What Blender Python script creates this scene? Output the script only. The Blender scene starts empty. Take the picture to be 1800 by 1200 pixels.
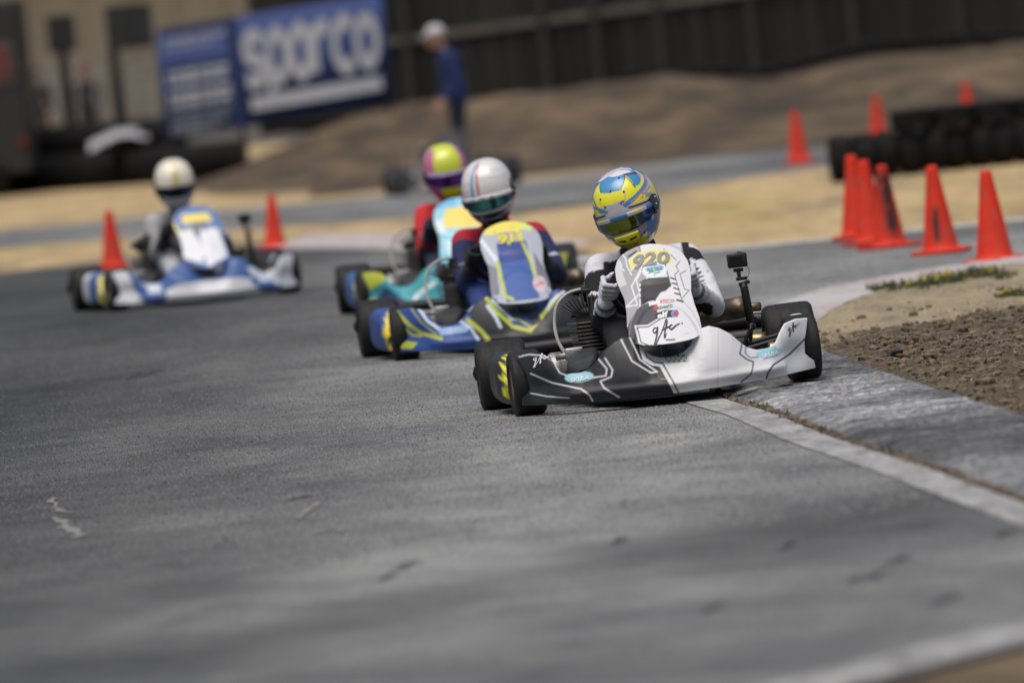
import bpy, bmesh, math, random
import numpy as np
from mathutils import Vector, Matrix, Euler, noise

R = math.radians
random.seed(7)
scene = bpy.context.scene
C = scene.collection

# ------------------------------------------------------------------ camera
F_PX = 18920.0            # focal length in pixels of an 1800 px wide frame
CAM_H = 1.544
HORIZON = 550.0           # horizon lies this many pixels above the frame centre
ROLL = R(5.7)
PITCH = math.atan(HORIZON / F_PX)
cam_data = bpy.data.cameras.new('camera')
cam = bpy.data.objects.new('camera', cam_data)
C.objects.link(cam)
scene.camera = cam
cam_data.sensor_width = 36.0
cam_data.lens = F_PX / 1800.0 * 36.0
cam_data.clip_start = 0.5
cam_data.clip_end = 3000.0
_F = Vector((0, math.cos(PITCH), -math.sin(PITCH)))
_R = Vector((1, 0, 0))
_U = Vector((0, math.sin(PITCH), math.cos(PITCH)))
# the camera's right axis in the world: world up leans left in the picture
_right = math.cos(ROLL) * _R - math.sin(ROLL) * _U
_up = math.sin(ROLL) * _R + math.cos(ROLL) * _U
m = Matrix((( _right.x, _up.x, -_F.x, 0), (_right.y, _up.y, -_F.y, 0), (_right.z, _up.z, -_F.z, CAM_H), (0, 0, 0, 1)))
cam.matrix_world = m
cam_data.dof.use_dof = True
cam_data.dof.focus_distance = 43.6
cam_data.dof.aperture_fstop = 4.0
cam_data.dof.aperture_blades = 0

# ------------------------------------------------------------------ sky, sun, exposure
SUN_EL, SUN_AZ = R(70), R(205)
world = bpy.data.worlds.new('World')
scene.world = world
world.use_nodes = True
wn = world.node_tree.nodes
wl = world.node_tree.links
sky = wn.new('ShaderNodeTexSky')
sky.sky_type = 'NISHITA'
sky.sun_disc = False
sky.sun_elevation = SUN_EL
sky.sun_rotation = SUN_AZ
sky.air_density = 1.0
sky.dust_density = 6.0
sky.ozone_density = 0.6
wl.new(sky.outputs[0], wn['Background'].inputs[0])
wn['Background'].inputs[1].default_value = 0.088
sd = bpy.data.lights.new('sun', 'SUN')
sd.energy = 1.5
sd.angle = R(50)
sd.color = (1.0, 0.985, 0.94)
sun = bpy.data.objects.new('sun', sd)
C.objects.link(sun)
# direction the light comes from (Nishita rotation: 0 = +Y, clockwise)
_sd = Vector((math.sin(SUN_AZ) * math.cos(SUN_EL), math.cos(SUN_AZ) * math.cos(SUN_EL), math.sin(SUN_EL)))
sun.rotation_euler = _sd.to_track_quat('Z', 'Y').to_euler()
vs = scene.view_settings
vs.view_transform = 'Standard'
vs.look = 'None'
vs.exposure = 0.22
vs.gamma = 1.0
vs.use_curve_mapping = False
scene.cycles.use_denoising = True
scene.cycles.max_bounces = 6
scene.cycles.caustics_reflective = False
scene.cycles.caustics_refractive = False


def P(x, y, z=0.0):
    """the point of the horizontal plane z seen at photo pixel (x, y)"""
    px, py = x - 900.0, 600.0 - y
    d = _F + _right * (px / F_PX) + _up * (py / F_PX)
    t = (z - CAM_H) / d.z
    return Vector((d.x * t, d.y * t, z))


def PD(x, y, D):
    """the point at forward distance D seen at photo pixel (x, y)"""
    px, py = x - 900.0, 600.0 - y
    d = _F + _right * (px / F_PX) + _up * (py / F_PX)
    t = D / d.y
    return Vector((d.x * t, D, CAM_H + d.z * t))


def s2l(c):
    return c / 12.92 if c <= 0.04045 else ((c + 0.055) / 1.055) ** 2.4


def S(r, g, b):
    """8-bit sRGB to linear"""
    return (s2l(r / 255), s2l(g / 255), s2l(b / 255))


# ------------------------------------------------------------------ helpers: objects
def tag(o, label=None, cat=None, group=None, kind=None):
    if label: o['label'] = label
    if cat: o['category'] = cat
    if group: o['group'] = group
    if kind: o['kind'] = kind
    return o


def empty(name, loc=(0, 0, 0), rot=(0, 0, 0), parent=None):
    o = bpy.data.objects.new(name, None)
    o.empty_display_size = 0.1
    C.objects.link(o)
    o.location = loc
    o.rotation_euler = rot
    if parent: o.parent = parent
    return o


def link_mesh(name, me, parent=None):
    o = bpy.data.objects.new(name, me)
    C.objects.link(o)
    if parent: o.parent = parent
    return o


def to_mesh(name, verts, faces, mat=None, smooth=True, cols=None):
    me = bpy.data.meshes.new(name)
    me.from_pydata([tuple(v) for v in verts], [], [tuple(f) for f in faces])
    if smooth:
        me.polygons.foreach_set('use_smooth', [True] * len(me.polygons))
    if mat: me.materials.append(mat)
    if cols is not None: set_cols(me, cols)
    me.update()
    return me


def set_cols(me, cols):
    a = me.color_attributes.get('Col') or me.color_attributes.new('Col', 'FLOAT_COLOR', 'POINT')
    c = np.ones((len(me.vertices), 4), dtype=np.float32)
    c[:, :3] = np.asarray(cols, dtype=np.float32)[:, :3]
    a.data.foreach_set('color', c.ravel())


class MB:
    """collects shapes into one mesh"""
    def __init__(self):
        self.v, self.f = [], []

    def add(self, verts, faces):
        o = len(self.v)
        self.v += [Vector(p) for p in verts]
        self.f += [tuple(i + o for i in f) for f in faces]
        return self

    def box(self, c, s, rot=None, bev=0.0):
        hx, hy, hz = s[0] / 2, s[1] / 2, s[2] / 2
        M = rot.to_matrix() if rot else Matrix.Identity(3)
        c = Vector(c)
        if bev <= 0:
            vs = [c + M @ Vector((x * hx, y * hy, z * hz)) for x in (-1, 1) for y in (-1, 1) for z in (-1, 1)]
            return self.add(vs, [(0, 1, 3, 2), (4, 6, 7, 5), (0, 4, 5, 1), (2, 3, 7, 6), (0, 2, 6, 4), (1, 5, 7, 3)])
        bm = bmesh.new()
        bmesh.ops.create_cube(bm, size=1.0)
        for v in bm.verts:
            v.co = Vector((v.co.x * s[0], v.co.y * s[1], v.co.z * s[2]))
        bmesh.ops.bevel(bm, geom=list(bm.edges), offset=bev, segments=2, affect='EDGES', profile=0.5)
        bm.verts.ensure_lookup_table()
        for i, v in enumerate(bm.verts): v.index = i
        self.add([c + M @ v.co for v in bm.verts], [[v.index for v in f.verts] for f in bm.faces])
        bm.free()
        return self

    def tube(self, pts, r, n=8, caps=True):
        pts = [Vector(p) for p in pts]
        rs = r if isinstance(r, (list, tuple)) else [r] * len(pts)
        base = len(self.v)
        up = None
        for i, p in enumerate(pts):
            a = pts[max(i - 1, 0)]
            b = pts[min(i + 1, len(pts) - 1)]
            t = (b - a).normalized()
            if up is None:
                up = Vector((0, 0, 1)) if abs(t.z) < 0.9 else Vector((1, 0, 0))
            x = t.cross(up).normalized()
            y = x.cross(t).normalized()
            up = y
            for k in range(n):
                an = 2 * math.pi * k / n
                self.v.append(p + (x * math.cos(an) + y * math.sin(an)) * rs[i])
        for i in range(len(pts) - 1):
            for k in range(n):
                a = base + i * n + k
                b = base + i * n + (k + 1) % n
                self.f.append((a, b, b + n, a + n))
        if caps:
            self.f.append(tuple(base + k for k in reversed(range(n))))
            self.f.append(tuple(base + (len(pts) - 1) * n + k for k in range(n)))
        return self

    def lathe(self, prof, c=(0, 0, 0), axis='Z', n=24, closed=False):
        """prof: list of (radius, height along axis)"""
        c = Vector(c)
        base = len(self.v)
        for r, h in prof:
            for k in range(n):
                a = 2 * math.pi * k / n
                ca, sa = r * math.cos(a), r * math.sin(a)
                if axis == 'Z': p = Vector((ca, sa, h))
                elif axis == 'X': p = Vector((h, ca, sa))
                else: p = Vector((sa, h, ca))
                self.v.append(c + p)
        m_ = len(prof)
        rng = range(m_) if closed else range(m_ - 1)
        for i in rng:
            j = (i + 1) % m_
            for k in range(n):
                k2 = (k + 1) % n
                self.f.append((base + i * n + k, base + i * n + k2, base + j * n + k2, base + j * n + k))
        return self

    def sphere(self, c, r, n=10, sx=1, sy=1, sz=1):
        c = Vector(c)
        prof = []
        base = len(self.v)
        m_ = n // 2 + 1
        for i in range(m_ + 1):
            th = math.pi * i / m_
            rr = max(math.sin(th), 1e-4)
            for k in range(n):
                a = 2 * math.pi * k / n
                self.v.append(c + Vector((rr * math.cos(a) * r * sx, rr * math.sin(a) * r * sy, math.cos(th) * r * sz)))
        for i in range(m_):
            for k in range(n):
                k2 = (k + 1) % n
                self.f.append((base + i * n + k, base + (i + 1) * n + k, base + (i + 1) * n + k2, base + i * n + k2))
        return self

    def mesh(self, name, mat=None, smooth=True, cols=None):
        return to_mesh(name, self.v, self.f, mat, smooth, cols)

    def build(self, name, mat, parent=None, smooth=True, angle=None):
        o = link_mesh(name, self.mesh(name, mat, smooth), parent)
        if angle: auto_smooth(o.data, angle)
        return o


def auto_smooth(me, deg):
    """mark edges sharper than deg so that smooth shading keeps them crisp"""
    bm = bmesh.new()
    bm.from_mesh(me)
    bmesh.ops.recalc_face_normals(bm, faces=bm.faces)
    lim = math.radians(deg)
    for e in bm.edges:
        if len(e.link_faces) == 2 and e.calc_face_angle(0) > lim:
            e.smooth = False
    bm.to_mesh(me)
    bm.free()


_cache = {}


def shared(name, key, fn, parent, loc=None, rot=None):
    """a child that shares its mesh with every other child built from the same key"""
    if key not in _cache:
        _cache[key] = fn()
    o = link_mesh(name, _cache[key], parent)
    if loc is not None: o.location = loc
    if rot is not None: o.rotation_euler = rot
    return o


# ------------------------------------------------------------------ helpers: materials
def new_mat(name):
    mt = bpy.data.materials.new(name)
    mt.use_nodes = True
    nt = mt.node_tree
    b = nt.nodes['Principled BSDF']
    return mt, nt, b


def nd(nt, kind, **kw):
    n = nt.nodes.new(kind)
    for k, v in kw.items():
        if k.startswith('i_'):
            key = k[2:]
            n.inputs[int(key) if key.isdigit() else key].default_value = v
        else:
            setattr(n, k, v)
    return n


def ramp(nt, src, stops, interp='LINEAR'):
    r = nt.nodes.new('ShaderNodeValToRGB')
    r.color_ramp.interpolation = interp
    els = r.color_ramp.elements
    while len(els) > 1: els.remove(els[-1])
    els[0].position = stops[0][0]
    els[0].color = (*stops[0][1], 1) if len(stops[0][1]) == 3 else stops[0][1]
    for p, c in stops[1:]:
        e = els.new(p)
        e.color = (*c, 1) if len(c) == 3 else c
    nt.links.new(src, r.inputs[0])
    return r


def mixc(nt, fac, a, b, mode='MIX'):
    n = nt.nodes.new('ShaderNodeMix')
    n.data_type = 'RGBA'
    n.blend_type = mode
    for sock, v in ((n.inputs[0], fac), (n.inputs[6], a), (n.inputs[7], b)):
        if hasattr(v, 'is_linked') or hasattr(v, 'links'): nt.links.new(v, sock)
        elif isinstance(v, (int, float)): sock.default_value = v
        else: sock.default_value = (*v, 1) if len(v) == 3 else v
    return n.outputs[2]


def noise_tex(nt, scale=5, detail=6, rough=0.6, vec=None, dist=0.0):
    n = nt.nodes.new('ShaderNodeTexNoise')
    n.inputs['Scale'].default_value = scale
    n.inputs['Detail'].default_value = detail
    n.inputs['Roughness'].default_value = rough
    n.inputs['Distortion'].default_value = dist
    if vec is not None: nt.links.new(vec, n.inputs['Vector'])
    return n.outputs[0]


def world_vec(nt, scale=(1, 1, 1), rot=(0, 0, 0), loc=(0, 0, 0)):
    g = nt.nodes.new('ShaderNodeNewGeometry')
    mp = nt.nodes.new('ShaderNodeMapping')
    mp.inputs['Scale'].default_value = scale
    mp.inputs['Rotation'].default_value = rot
    mp.inputs['Location'].default_value = loc
    nt.links.new(g.outputs['Position'], mp.inputs[0])
    return mp.outputs[0]


def obj_vec(nt, scale=(1, 1, 1)):
    g = nt.nodes.new('ShaderNodeTexCoord')
    mp = nt.nodes.new('ShaderNodeMapping')
    mp.inputs['Scale'].default_value = scale
    nt.links.new(g.outputs['Object'], mp.inputs[0])
    return mp.outputs[0]


def bump(nt, b, height, strength=0.3, dist=0.01):
    n = nt.nodes.new('ShaderNodeBump')
    n.inputs['Strength'].default_value = strength
    n.inputs['Distance'].default_value = dist
    nt.links.new(height, n.inputs['Height'])
    nt.links.new(n.outputs[0], b.inputs['Normal'])


def simple(name, col, rough=0.5, metal=0.0, var=0.12, scale=30, bmp=0.0, coat=0.0):
    """one colour with a little procedural wear"""
    mt, nt, b = new_mat(name)
    f = noise_tex(nt, scale, 5, 0.6, obj_vec(nt))
    lo = tuple(max(0, c * (1 - var)) for c in col)
    hi = tuple(min(1, c * (1 + var)) for c in col)
    r = ramp(nt, f, [(0.3, lo), (0.7, hi)])
    nt.links.new(r.outputs[0], b.inputs['Base Color'])
    b.inputs['Roughness'].default_value = rough
    b.inputs['Metallic'].default_value = metal
    if coat: b.inputs['Coat Weight'].default_value = coat
    if bmp: bump(nt, b, f, bmp, 0.004)
    return mt


def painted(name, rough=0.35, coat=0.3, dirt=0.25, metal=0.0, bmp=0.0, bscale=40, scratch=False):
    """printed colours stored on the mesh, under a thin coat with faint dust"""
    mt, nt, b = new_mat(name)
    a = nt.nodes.new('ShaderNodeAttribute')
    a.attribute_name = 'Col'
    f = noise_tex(nt, 14, 7, 0.7, obj_vec(nt))
    r = ramp(nt, f, [(0.45, (0, 0, 0)), (0.8, (dirt, dirt, dirt))])
    c = mixc(nt, r.outputs[0], a.outputs['Color'], (0.16, 0.15, 0.135))
    if scratch:     # scuffs and rubber marks, mostly low on the bodywork
        sv = obj_vec(nt, (14, 14, 160))
        s1 = ramp(nt, noise_tex(nt, 1.0, 4, 0.6, sv, 0.4), [(0.61, (0, 0, 0)), (0.67, (0.28, 0.28, 0.28))])
        s2 = ramp(nt, noise_tex(nt, 6.0, 5, 0.6, obj_vec(nt)), [(0.50, (0, 0, 0)), (0.62, (1, 1, 1))])
        sm = mixc(nt, 1.0, s1.outputs[0], s2.outputs[0], 'MULTIPLY')
        c = mixc(nt, sm, c, (0.11, 0.105, 0.10))
        rr = ramp(nt, f, [(0.3, (rough - 0.1,) * 3), (0.7, (rough + 0.15,) * 3)])
        nt.links.new(rr.outputs[0], b.inputs['Roughness'])
    nt.links.new(c, b.inputs['Base Color'])
    b.inputs['Roughness'].default_value = rough
    b.inputs['Metallic'].default_value = metal
    b.inputs['Coat Weight'].default_value = coat
    b.inputs['Coat Roughness'].default_value = 0.15
    if bmp: bump(nt, b, noise_tex(nt, bscale, 3, 0.5, obj_vec(nt), 0.5), bmp, 0.015)
    return mt


M = {}
M['bodywork'] = painted('bodywork_plastic', 0.5, 0.10, 0.10, scratch=True)
M['helmet'] = painted('helmet_paint', 0.25, 0.7, 0.05)
M['visor'] = painted('visor_mirror', 0.08, 0.5, 0.0, 0.85)
M['suit'] = painted('suit_fabric', 0.85, 0.0, 0.08, 0.0, 0.6, 20)
M['glove'] = painted('glove_fabric', 0.85, 0.0, 0.1, 0.0, 0.3, 90)
M['black_plastic'] = simple('black_plastic', (0.010, 0.0105, 0.011), 0.5, 0, 0.3)
M['black_metal'] = simple('black_metal', (0.011, 0.0115, 0.012), 0.45, 0.2, 0.3)
M['grey_plastic'] = simple('grey_plastic', (0.032, 0.034, 0.037), 0.5, 0, 0.25)
M['steel'] = simple('steel', (0.42, 0.42, 0.42), 0.32, 0.9, 0.15)
M['cast'] = simple('cast_aluminium', (0.35, 0.35, 0.35), 0.5, 0.7, 0.25, 60, 0.2)
M['gold'] = simple('gold_magnesium', (0.42, 0.33, 0.18), 0.35, 0.85, 0.15)
M['bronze'] = simple('bronze_pipe', (0.17, 0.135, 0.095), 0.5, 0.75, 0.3)
M['hose'] = simple('white_hose', (0.42, 0.42, 0.38), 0.5, 0, 0.15)
M['print_white'] = simple('print_white', (0.75, 0.75, 0.76), 0.45, 0, 0.05)
M['print_black'] = simple('print_black', (0.015, 0.016, 0.02), 0.45, 0, 0.1)
M['print_grey'] = simple('print_grey', S(140, 140, 140), 0.45, 0, 0.1)
M['print_red'] = simple('print_red', S(200, 40, 45), 0.45, 0, 0.1)
M['print_yellow'] = simple('print_yellow', S(225, 205, 60), 0.45, 0, 0.1)
M['print_blue'] = simple('print_blue', S(60, 110, 180), 0.45, 0, 0.1)
M['print_teal'] = simple('print_teal', S(110, 165, 180), 0.45, 0, 0.1)
M['skin'] = simple('skin', (0.42, 0.26, 0.19), 0.55, 0, 0.1)


def mat_tyre():
    mt, nt, b = new_mat('tyre_rubber')
    v = obj_vec(nt)
    f = noise_tex(nt, 12, 6, 0.65, v)
    r = ramp(nt, f, [(0.3, (0.010, 0.010, 0.011)), (0.75, (0.024, 0.0235, 0.023))])
    nt.links.new(r.outputs[0], b.inputs['Base Color'])
    rr = ramp(nt, noise_tex(nt, 1.0, 4, 0.6, obj_vec(nt, (60, 5, 5))), [(0.35, (0.42,) * 3), (0.65, (0.75,) * 3)])
    nt.links.new(rr.outputs[0], b.inputs['Roughness'])
    b.inputs['Specular IOR Level'].default_value = 0.32
    bump(nt, b, noise_tex(nt, 140, 4, 0.7, v), 0.6, 0.005)
    return mt


M['tyre'] = mat_tyre()


def mat_oldtyre():
    mt, nt, b = new_mat('old_tyre_rubber')
    f = noise_tex(nt, 7, 6, 0.65, obj_vec(nt))
    r = ramp(nt, f, [(0.3, (0.006, 0.006, 0.0065)), (0.8, (0.017, 0.017, 0.0175))])
    nt.links.new(r.outputs[0], b.inputs['Base Color'])
    b.inputs['Roughness'].default_value = 0.85
    b.inputs['Specular IOR Level'].default_value = 0.2
    return mt


M['oldtyre'] = mat_oldtyre()

# ================================================================== THE SETTING
def mat_asphalt(name, base=0.07, rubber=False):
    mt, nt, b = new_mat(name)
    # the racing line: broad rubber swathes along the direction of travel
    sw = noise_tex(nt, 1.0, 4, 0.55, world_vec(nt, (0.42, 0.13, 1), (0, 0, R(24))), 0.6)
    sw2 = noise_tex(nt, 1.0, 5, 0.6, world_vec(nt, (1.5, 0.5, 1), (0, 0, R(-30))), 0.5)
    mott = noise_tex(nt, 1.0, 8, 0.72, world_vec(nt, (2.4, 1.7, 1), (0, 0, R(12))))
    grain = noise_tex(nt, 1.0, 3, 0.8, world_vec(nt, (140, 15, 60)))
    lo, hi = base * 0.62, base * 1.75
    a = ramp(nt, sw, [(0.30, (lo * 0.99, lo, lo * 0.99)), (0.66, (hi * 0.99, hi, hi * 0.975))])
    bb = ramp(nt, sw2, [(0.35, (0.66, 0.66, 0.68)), (0.62, (1.05, 1.05, 1.04))])
    c = mixc(nt, 0.85, a.outputs[0], bb.outputs[0], 'MULTIPLY')
    mm = ramp(nt, mott, [(0.34, (0.66, 0.67, 0.68)), (0.66, (1.22, 1.22, 1.20))])
    c = mixc(nt, 0.9, c, mm.outputs[0], 'MULTIPLY')
    gg = ramp(nt, grain, [(0.39, (0.16, 0.165, 0.17)), (0.5, (0.90, 0.90, 0.90)), (0.61, (2.3, 2.3, 2.28))])
    c = mixc(nt, 0.75, c, gg.outputs[0], 'MULTIPLY')
    # pale dust that has worn into the surface
    du = ramp(nt, noise_tex(nt, 1.0, 6, 0.65, world_vec(nt, (1.6, 0.35, 1), (0, 0, R(30)), (3, 7, 0))), [(0.56, (0, 0, 0)), (0.8, (0.3, 0.3, 0.3))])
    c = mixc(nt, du.outputs[0], c, (0.27, 0.262, 0.24))
    # rubber laid down on the racing line: a broad swathe on the outside, with lens vignette painted into its colour, and a band across the exit
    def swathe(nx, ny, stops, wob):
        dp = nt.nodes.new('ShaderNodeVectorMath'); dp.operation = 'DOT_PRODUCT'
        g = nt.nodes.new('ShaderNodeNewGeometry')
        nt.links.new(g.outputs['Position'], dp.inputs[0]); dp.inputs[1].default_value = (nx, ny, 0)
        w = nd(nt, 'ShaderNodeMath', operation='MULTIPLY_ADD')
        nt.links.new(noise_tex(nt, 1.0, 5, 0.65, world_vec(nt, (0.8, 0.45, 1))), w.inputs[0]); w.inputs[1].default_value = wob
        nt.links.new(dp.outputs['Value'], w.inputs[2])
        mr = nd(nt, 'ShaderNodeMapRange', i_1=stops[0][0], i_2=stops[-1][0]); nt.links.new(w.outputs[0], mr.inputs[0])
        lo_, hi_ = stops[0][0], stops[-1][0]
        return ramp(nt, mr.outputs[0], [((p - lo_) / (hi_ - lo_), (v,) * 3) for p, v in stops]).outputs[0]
    if rubber:
        rubber_vignette = swathe(1.0, 0.0, [(-1.9, 0.24), (-0.7, 0.52), (0.45, 1.0), (0.9, 1.0)], 0.9)
        c = mixc(nt, 1.0, c, rubber_vignette, 'MULTIPLY')
        r2 = swathe(-2.1, 1.0, [(24.0, 0.72), (28.5, 0.70), (30.4, 0.50), (31.2, 0.56), (32.4, 1.0), (34.0, 1.0)], 1.3)
        c = mixc(nt, 1.0, c, r2, 'MULTIPLY')
    nt.links.new(c, b.inputs['Base Color'])
    b.inputs['Roughness'].default_value = 0.78
    b.inputs['Specular IOR Level'].default_value = 0.35
    bump(nt, b, grain, 0.5, 0.012)
    return mt


def mat_drygrass():
    mt, nt, b = new_mat('dry_grass_ground')
    n1 = noise_tex(nt, 1.0, 7, 0.65, world_vec(nt, (1.1, 0.16, 1)))
    n2 = noise_tex(nt, 1.0, 6, 0.7, world_vec(nt, (4, 0.8, 1), (0, 0, 0.2)))
    n3 = noise_tex(nt, 1.0, 5, 0.6, world_vec(nt, (0.8, 0.11, 1), (0, 0, 0), (13, 4, 0)))
    a = ramp(nt, n1, [(0.34, (0.25, 0.19, 0.12)), (0.48, (0.46, 0.335, 0.17)), (0.7, (0.58, 0.425, 0.215))])
    g = ramp(nt, n3, [(0.54, (0, 0, 0)), (0.68, (0.75, 0.75, 0.75))])
    c = mixc(nt, g.outputs[0], a.outputs[0], (0.34, 0.28, 0.06))
    mm = ramp(nt, n2, [(0.3, (0.6, 0.6, 0.6)), (0.7, (1.2, 1.2, 1.2))])
    c = mixc(nt, 0.8, c, mm.outputs[0], 'MULTIPLY')
    nt.links.new(c, b.inputs['Base Color'])
    b.inputs['Roughness'].default_value = 0.95
    bump(nt, b, n2, 0.6, 0.05)
    return mt


def mat_dirt():
    mt, nt, b = new_mat('bank_dirt')
    n1 = noise_tex(nt, 1.0, 7, 0.65, world_vec(nt, (1.3, 0.35, 2.2)), 0.5)
    n2 = noise_tex(nt, 5.0, 6, 0.7, world_vec(nt))
    a = ramp(nt, n1, [(0.36, (0.034, 0.0225, 0.0125)), (0.5, (0.070, 0.047, 0.026)), (0.66, (0.145, 0.101, 0.056))])
    mm = ramp(nt, n2, [(0.3, (0.7, 0.7, 0.7)), (0.7, (1.2, 1.2, 1.2))])
    c = mixc(nt, 0.8, a.outputs[0], mm.outputs[0], 'MULTIPLY')
    dry = ramp(nt, noise_tex(nt, 1.0, 6, 0.65, world_vec(nt, (0.55, 0.2, 1.5), (0, 0, 0), (5, 2, 0)), 0.6), [(0.52, (0, 0, 0)), (0.66, (0.6, 0.6, 0.6))])
    c = mixc(nt, dry.outputs[0], c, (0.21, 0.15, 0.08))
    nt.links.new(c, b.inputs['Base Color'])
    b.inputs['Roughness'].default_value = 0.95
    bump(nt, b, n2, 0.8, 0.06)
    return mt


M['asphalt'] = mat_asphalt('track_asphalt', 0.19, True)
M['asphalt_old'] = mat_asphalt('old_asphalt', 0.15)
M['drygrass'] = mat_drygrass()
M['dirt'] = mat_dirt()


def flat(name, pts, mat, z, kind='structure'):
    """a level sheet with the outline pts (x, y)"""
    bm = bmesh.new()
    vs_ = [bm.verts.new((p[0], p[1], z)) for p in pts]
    f = bm.faces.new(vs_)
    if f.normal.z < 0: f.normal_flip()
    bm.normal_update()
    if f.normal.z < 0: f.normal_flip()
    bmesh.ops.triangulate(bm, faces=[f])
    me = bpy.data.meshes.new(name)
    bm.to_mesh(me)
    bm.free()
    me.materials.append(mat)
    o = link_mesh(name, me)
    tag(o, kind=kind)
    return o


def smooth_line(pts, n=8):
    """Catmull-Rom through 2D or 3D points"""
    pts = [Vector(p) for p in pts]
    out = []
    for i in range(len(pts) - 1):
        p0 = pts[max(i - 1, 0)]; p1 = pts[i]; p2 = pts[i + 1]; p3 = pts[min(i + 2, len(pts) - 1)]
        for k in range(n):
            t = k / n
            out.append(0.5 * ((2 * p1) + (p2 - p0) * t + (2 * p0 - 5 * p1 + 4 * p2 - p3) * t * t + (3 * p1 - p0 - 3 * p2 + p3) * t ** 3))
    out.append(pts[-1])
    return out


ground = flat('ground', [(-400, -50), (400, -50), (400, 1500), (-400, 1500)], M['drygrass'], -0.03)

# inner edge of the corner (track side) and the edge of the island behind the kerb
EDGE = smooth_line([tuple(P(*q)[:2]) for q in ((2150, 1000), (1900, 911), (1800, 876), (1720, 848), (1640, 819), (1560, 794), (1480, 768), (1424, 746), (1360, 721), (1280, 696))] + [(0.80, 45.5), (0.82, 48.5), (1.02, 52.4), (1.52, 55.9), (2.0, 57.6), (2.6, 58.8), (4.5, 60.8)], 10)
ISLE = smooth_line([(2.46, 27.5), (2.14, 31.5), (1.90, 35.2), (1.685, 38.8), (1.535, 42.0), (1.405, 45.0), (1.35, 47.2), (1.42, 50.2), (1.74, 53.8), (2.2, 55.9), (2.75, 57.3), (4.5, 59.3)], 10)

# ---- asphalt of the near track, its outline follows the far edge of the corner
far_edge = smooth_line([(-12, 86.5), (-4.1, 86.0), (-2.2, 87.5), (-1.0, 86.5), (-0.35, 80.0), (0.1, 74.0), (0.55, 71.0), (1.25, 69.3), (3.3, 69.0), (9, 70.5)], 6)
track_pts = [(p.x, p.y) for p in far_edge] + [(9, 60.0), (4.6, 38.0), (2.3, 27.6)] + [(p.x, p.y) for p in (P(2200, 1030), P(1800, 1133), P(1430, 1227), P(900, 1368))] + [(-9, 12)]
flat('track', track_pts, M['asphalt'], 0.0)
flat('near_verge', [(-9, 5), (9, 5), (9, 37), (2.4, 27.75)] + [(p.x, p.y) for p in (P(2200, 1020), P(1800, 1123), P(1430, 1217), P(900, 1358))] + [(-9, 12.1)], M['dirt'], -0.012)
# ---- a second stretch of track further back
back_lo = smooth_line([(-14, 100), (-4.5, 99.4), (-1.2, 94.5), (0.5, 91.0), (2.6, 98.5), (6, 103)], 6)
back_hi = smooth_line([(-14, 112), (-4.5, 111), (-1.2, 109), (0.5, 110), (2.6, 114), (6, 117)], 6)
flat('back_track', [(p.x, p.y) for p in back_lo] + [(p.x, p.y) for p in reversed(back_hi)], M['asphalt_old'], -0.024)


def mat_line(name, col, wear):
    mt, nt, b = new_mat(name)
    n1 = noise_tex(nt, 1.0, 7, 0.7, world_vec(nt, (9, 2.2, 1)))
    n2 = noise_tex(nt, 1.0, 3, 0.7, world_vec(nt, (95, 14, 60)))
    dark = tuple(c * 0.42 for c in col)
    a = ramp(nt, n1, [(wear - 0.12, dark), (wear + 0.14, col)])
    g = ramp(nt, n2, [(0.28, (0.5, 0.5, 0.5)), (0.55, (1, 1, 1)), (0.8, (1.25, 1.25, 1.25))])
    c = mixc(nt, 0.8, a.outputs[0], g.outputs[0], 'MULTIPLY')
    nt.links.new(c, b.inputs['Base Color'])
    b.inputs['Roughness'].default_value = 0.8
    bump(nt, b, n2, 0.4, 0.01)
    return mt


M['line'] = mat_line('worn_white_paint', (0.40, 0.40, 0.39), 0.46)
M['line_far'] = mat_line('old_white_paint', (0.60, 0.60, 0.59), 0.42)


def strip(name, a, b_, mat, za=0.0, zb=0.0, rows=1, zf=None, kind='structure'):
    """a band between two polylines with the same number of points"""
    verts, faces = [], []
    n = len(a)
    for i in range(n):
        for j in range(rows + 1):
            t = j / rows
            p = Vector(a[i]) * (1 - t) + Vector(b_[i]) * t
            z = za + (zb - za) * t if zf is None else zf(p.x, p.y, t, i)
            verts.append((p.x, p.y, z))
    for i in range(n - 1):
        for j in range(rows):
            k = i * (rows + 1) + j
            faces.append((k, k + 1, k + rows + 2, k + rows + 1))
    me = to_mesh(name, verts, faces, mat)
    o = link_mesh(name, me)
    bm = bmesh.new(); bm.from_mesh(me)
    bmesh.ops.recalc_face_normals(bm, faces=bm.faces)
    if sum(f.normal.z for f in bm.faces) < 0: bmesh.ops.reverse_faces(bm, faces=bm.faces)
    bm.to_mesh(me); bm.free()
    if kind: tag(o, kind=kind)
    return o


def offset(line, d):
    out = []
    for i, p in enumerate(line):
        a = line[max(i - 1, 0)]; b_ = line[min(i + 1, len(line) - 1)]
        t = Vector((b_[0] - a[0], b_[1] - a[1])).normalized()
        out.append(Vector((p[0] - t.y * d, p[1] + t.x * d)))
    return out


e_in = [Vector((p.x - 0.035, p.y)) for p in EDGE]
e_out = [Vector((p.x - 0.035 - 0.15 - 0.012 * noise.noise((i * 0.9, 0, 0)), p.y + 0.0)) for i, p in enumerate(EDGE)]
strip('edge_line', e_in, e_out, M['line'], 0.004, 0.004)
fe = [Vector((p.x, p.y)) for p in far_edge][36:]
strip('far_edge_line', offset(fe, -0.15), offset(fe, -0.75), M['line_far'], 0.004, 0.004)
strip('near_edge_line', [P(900, 1362), P(1430, 1222), P(1800, 1128), P(2200, 1026)],
      [P(900, 1322), P(1430, 1184), P(1800, 1092), P(2200, 990)], M['line'], 0.004, 0.004)


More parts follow.
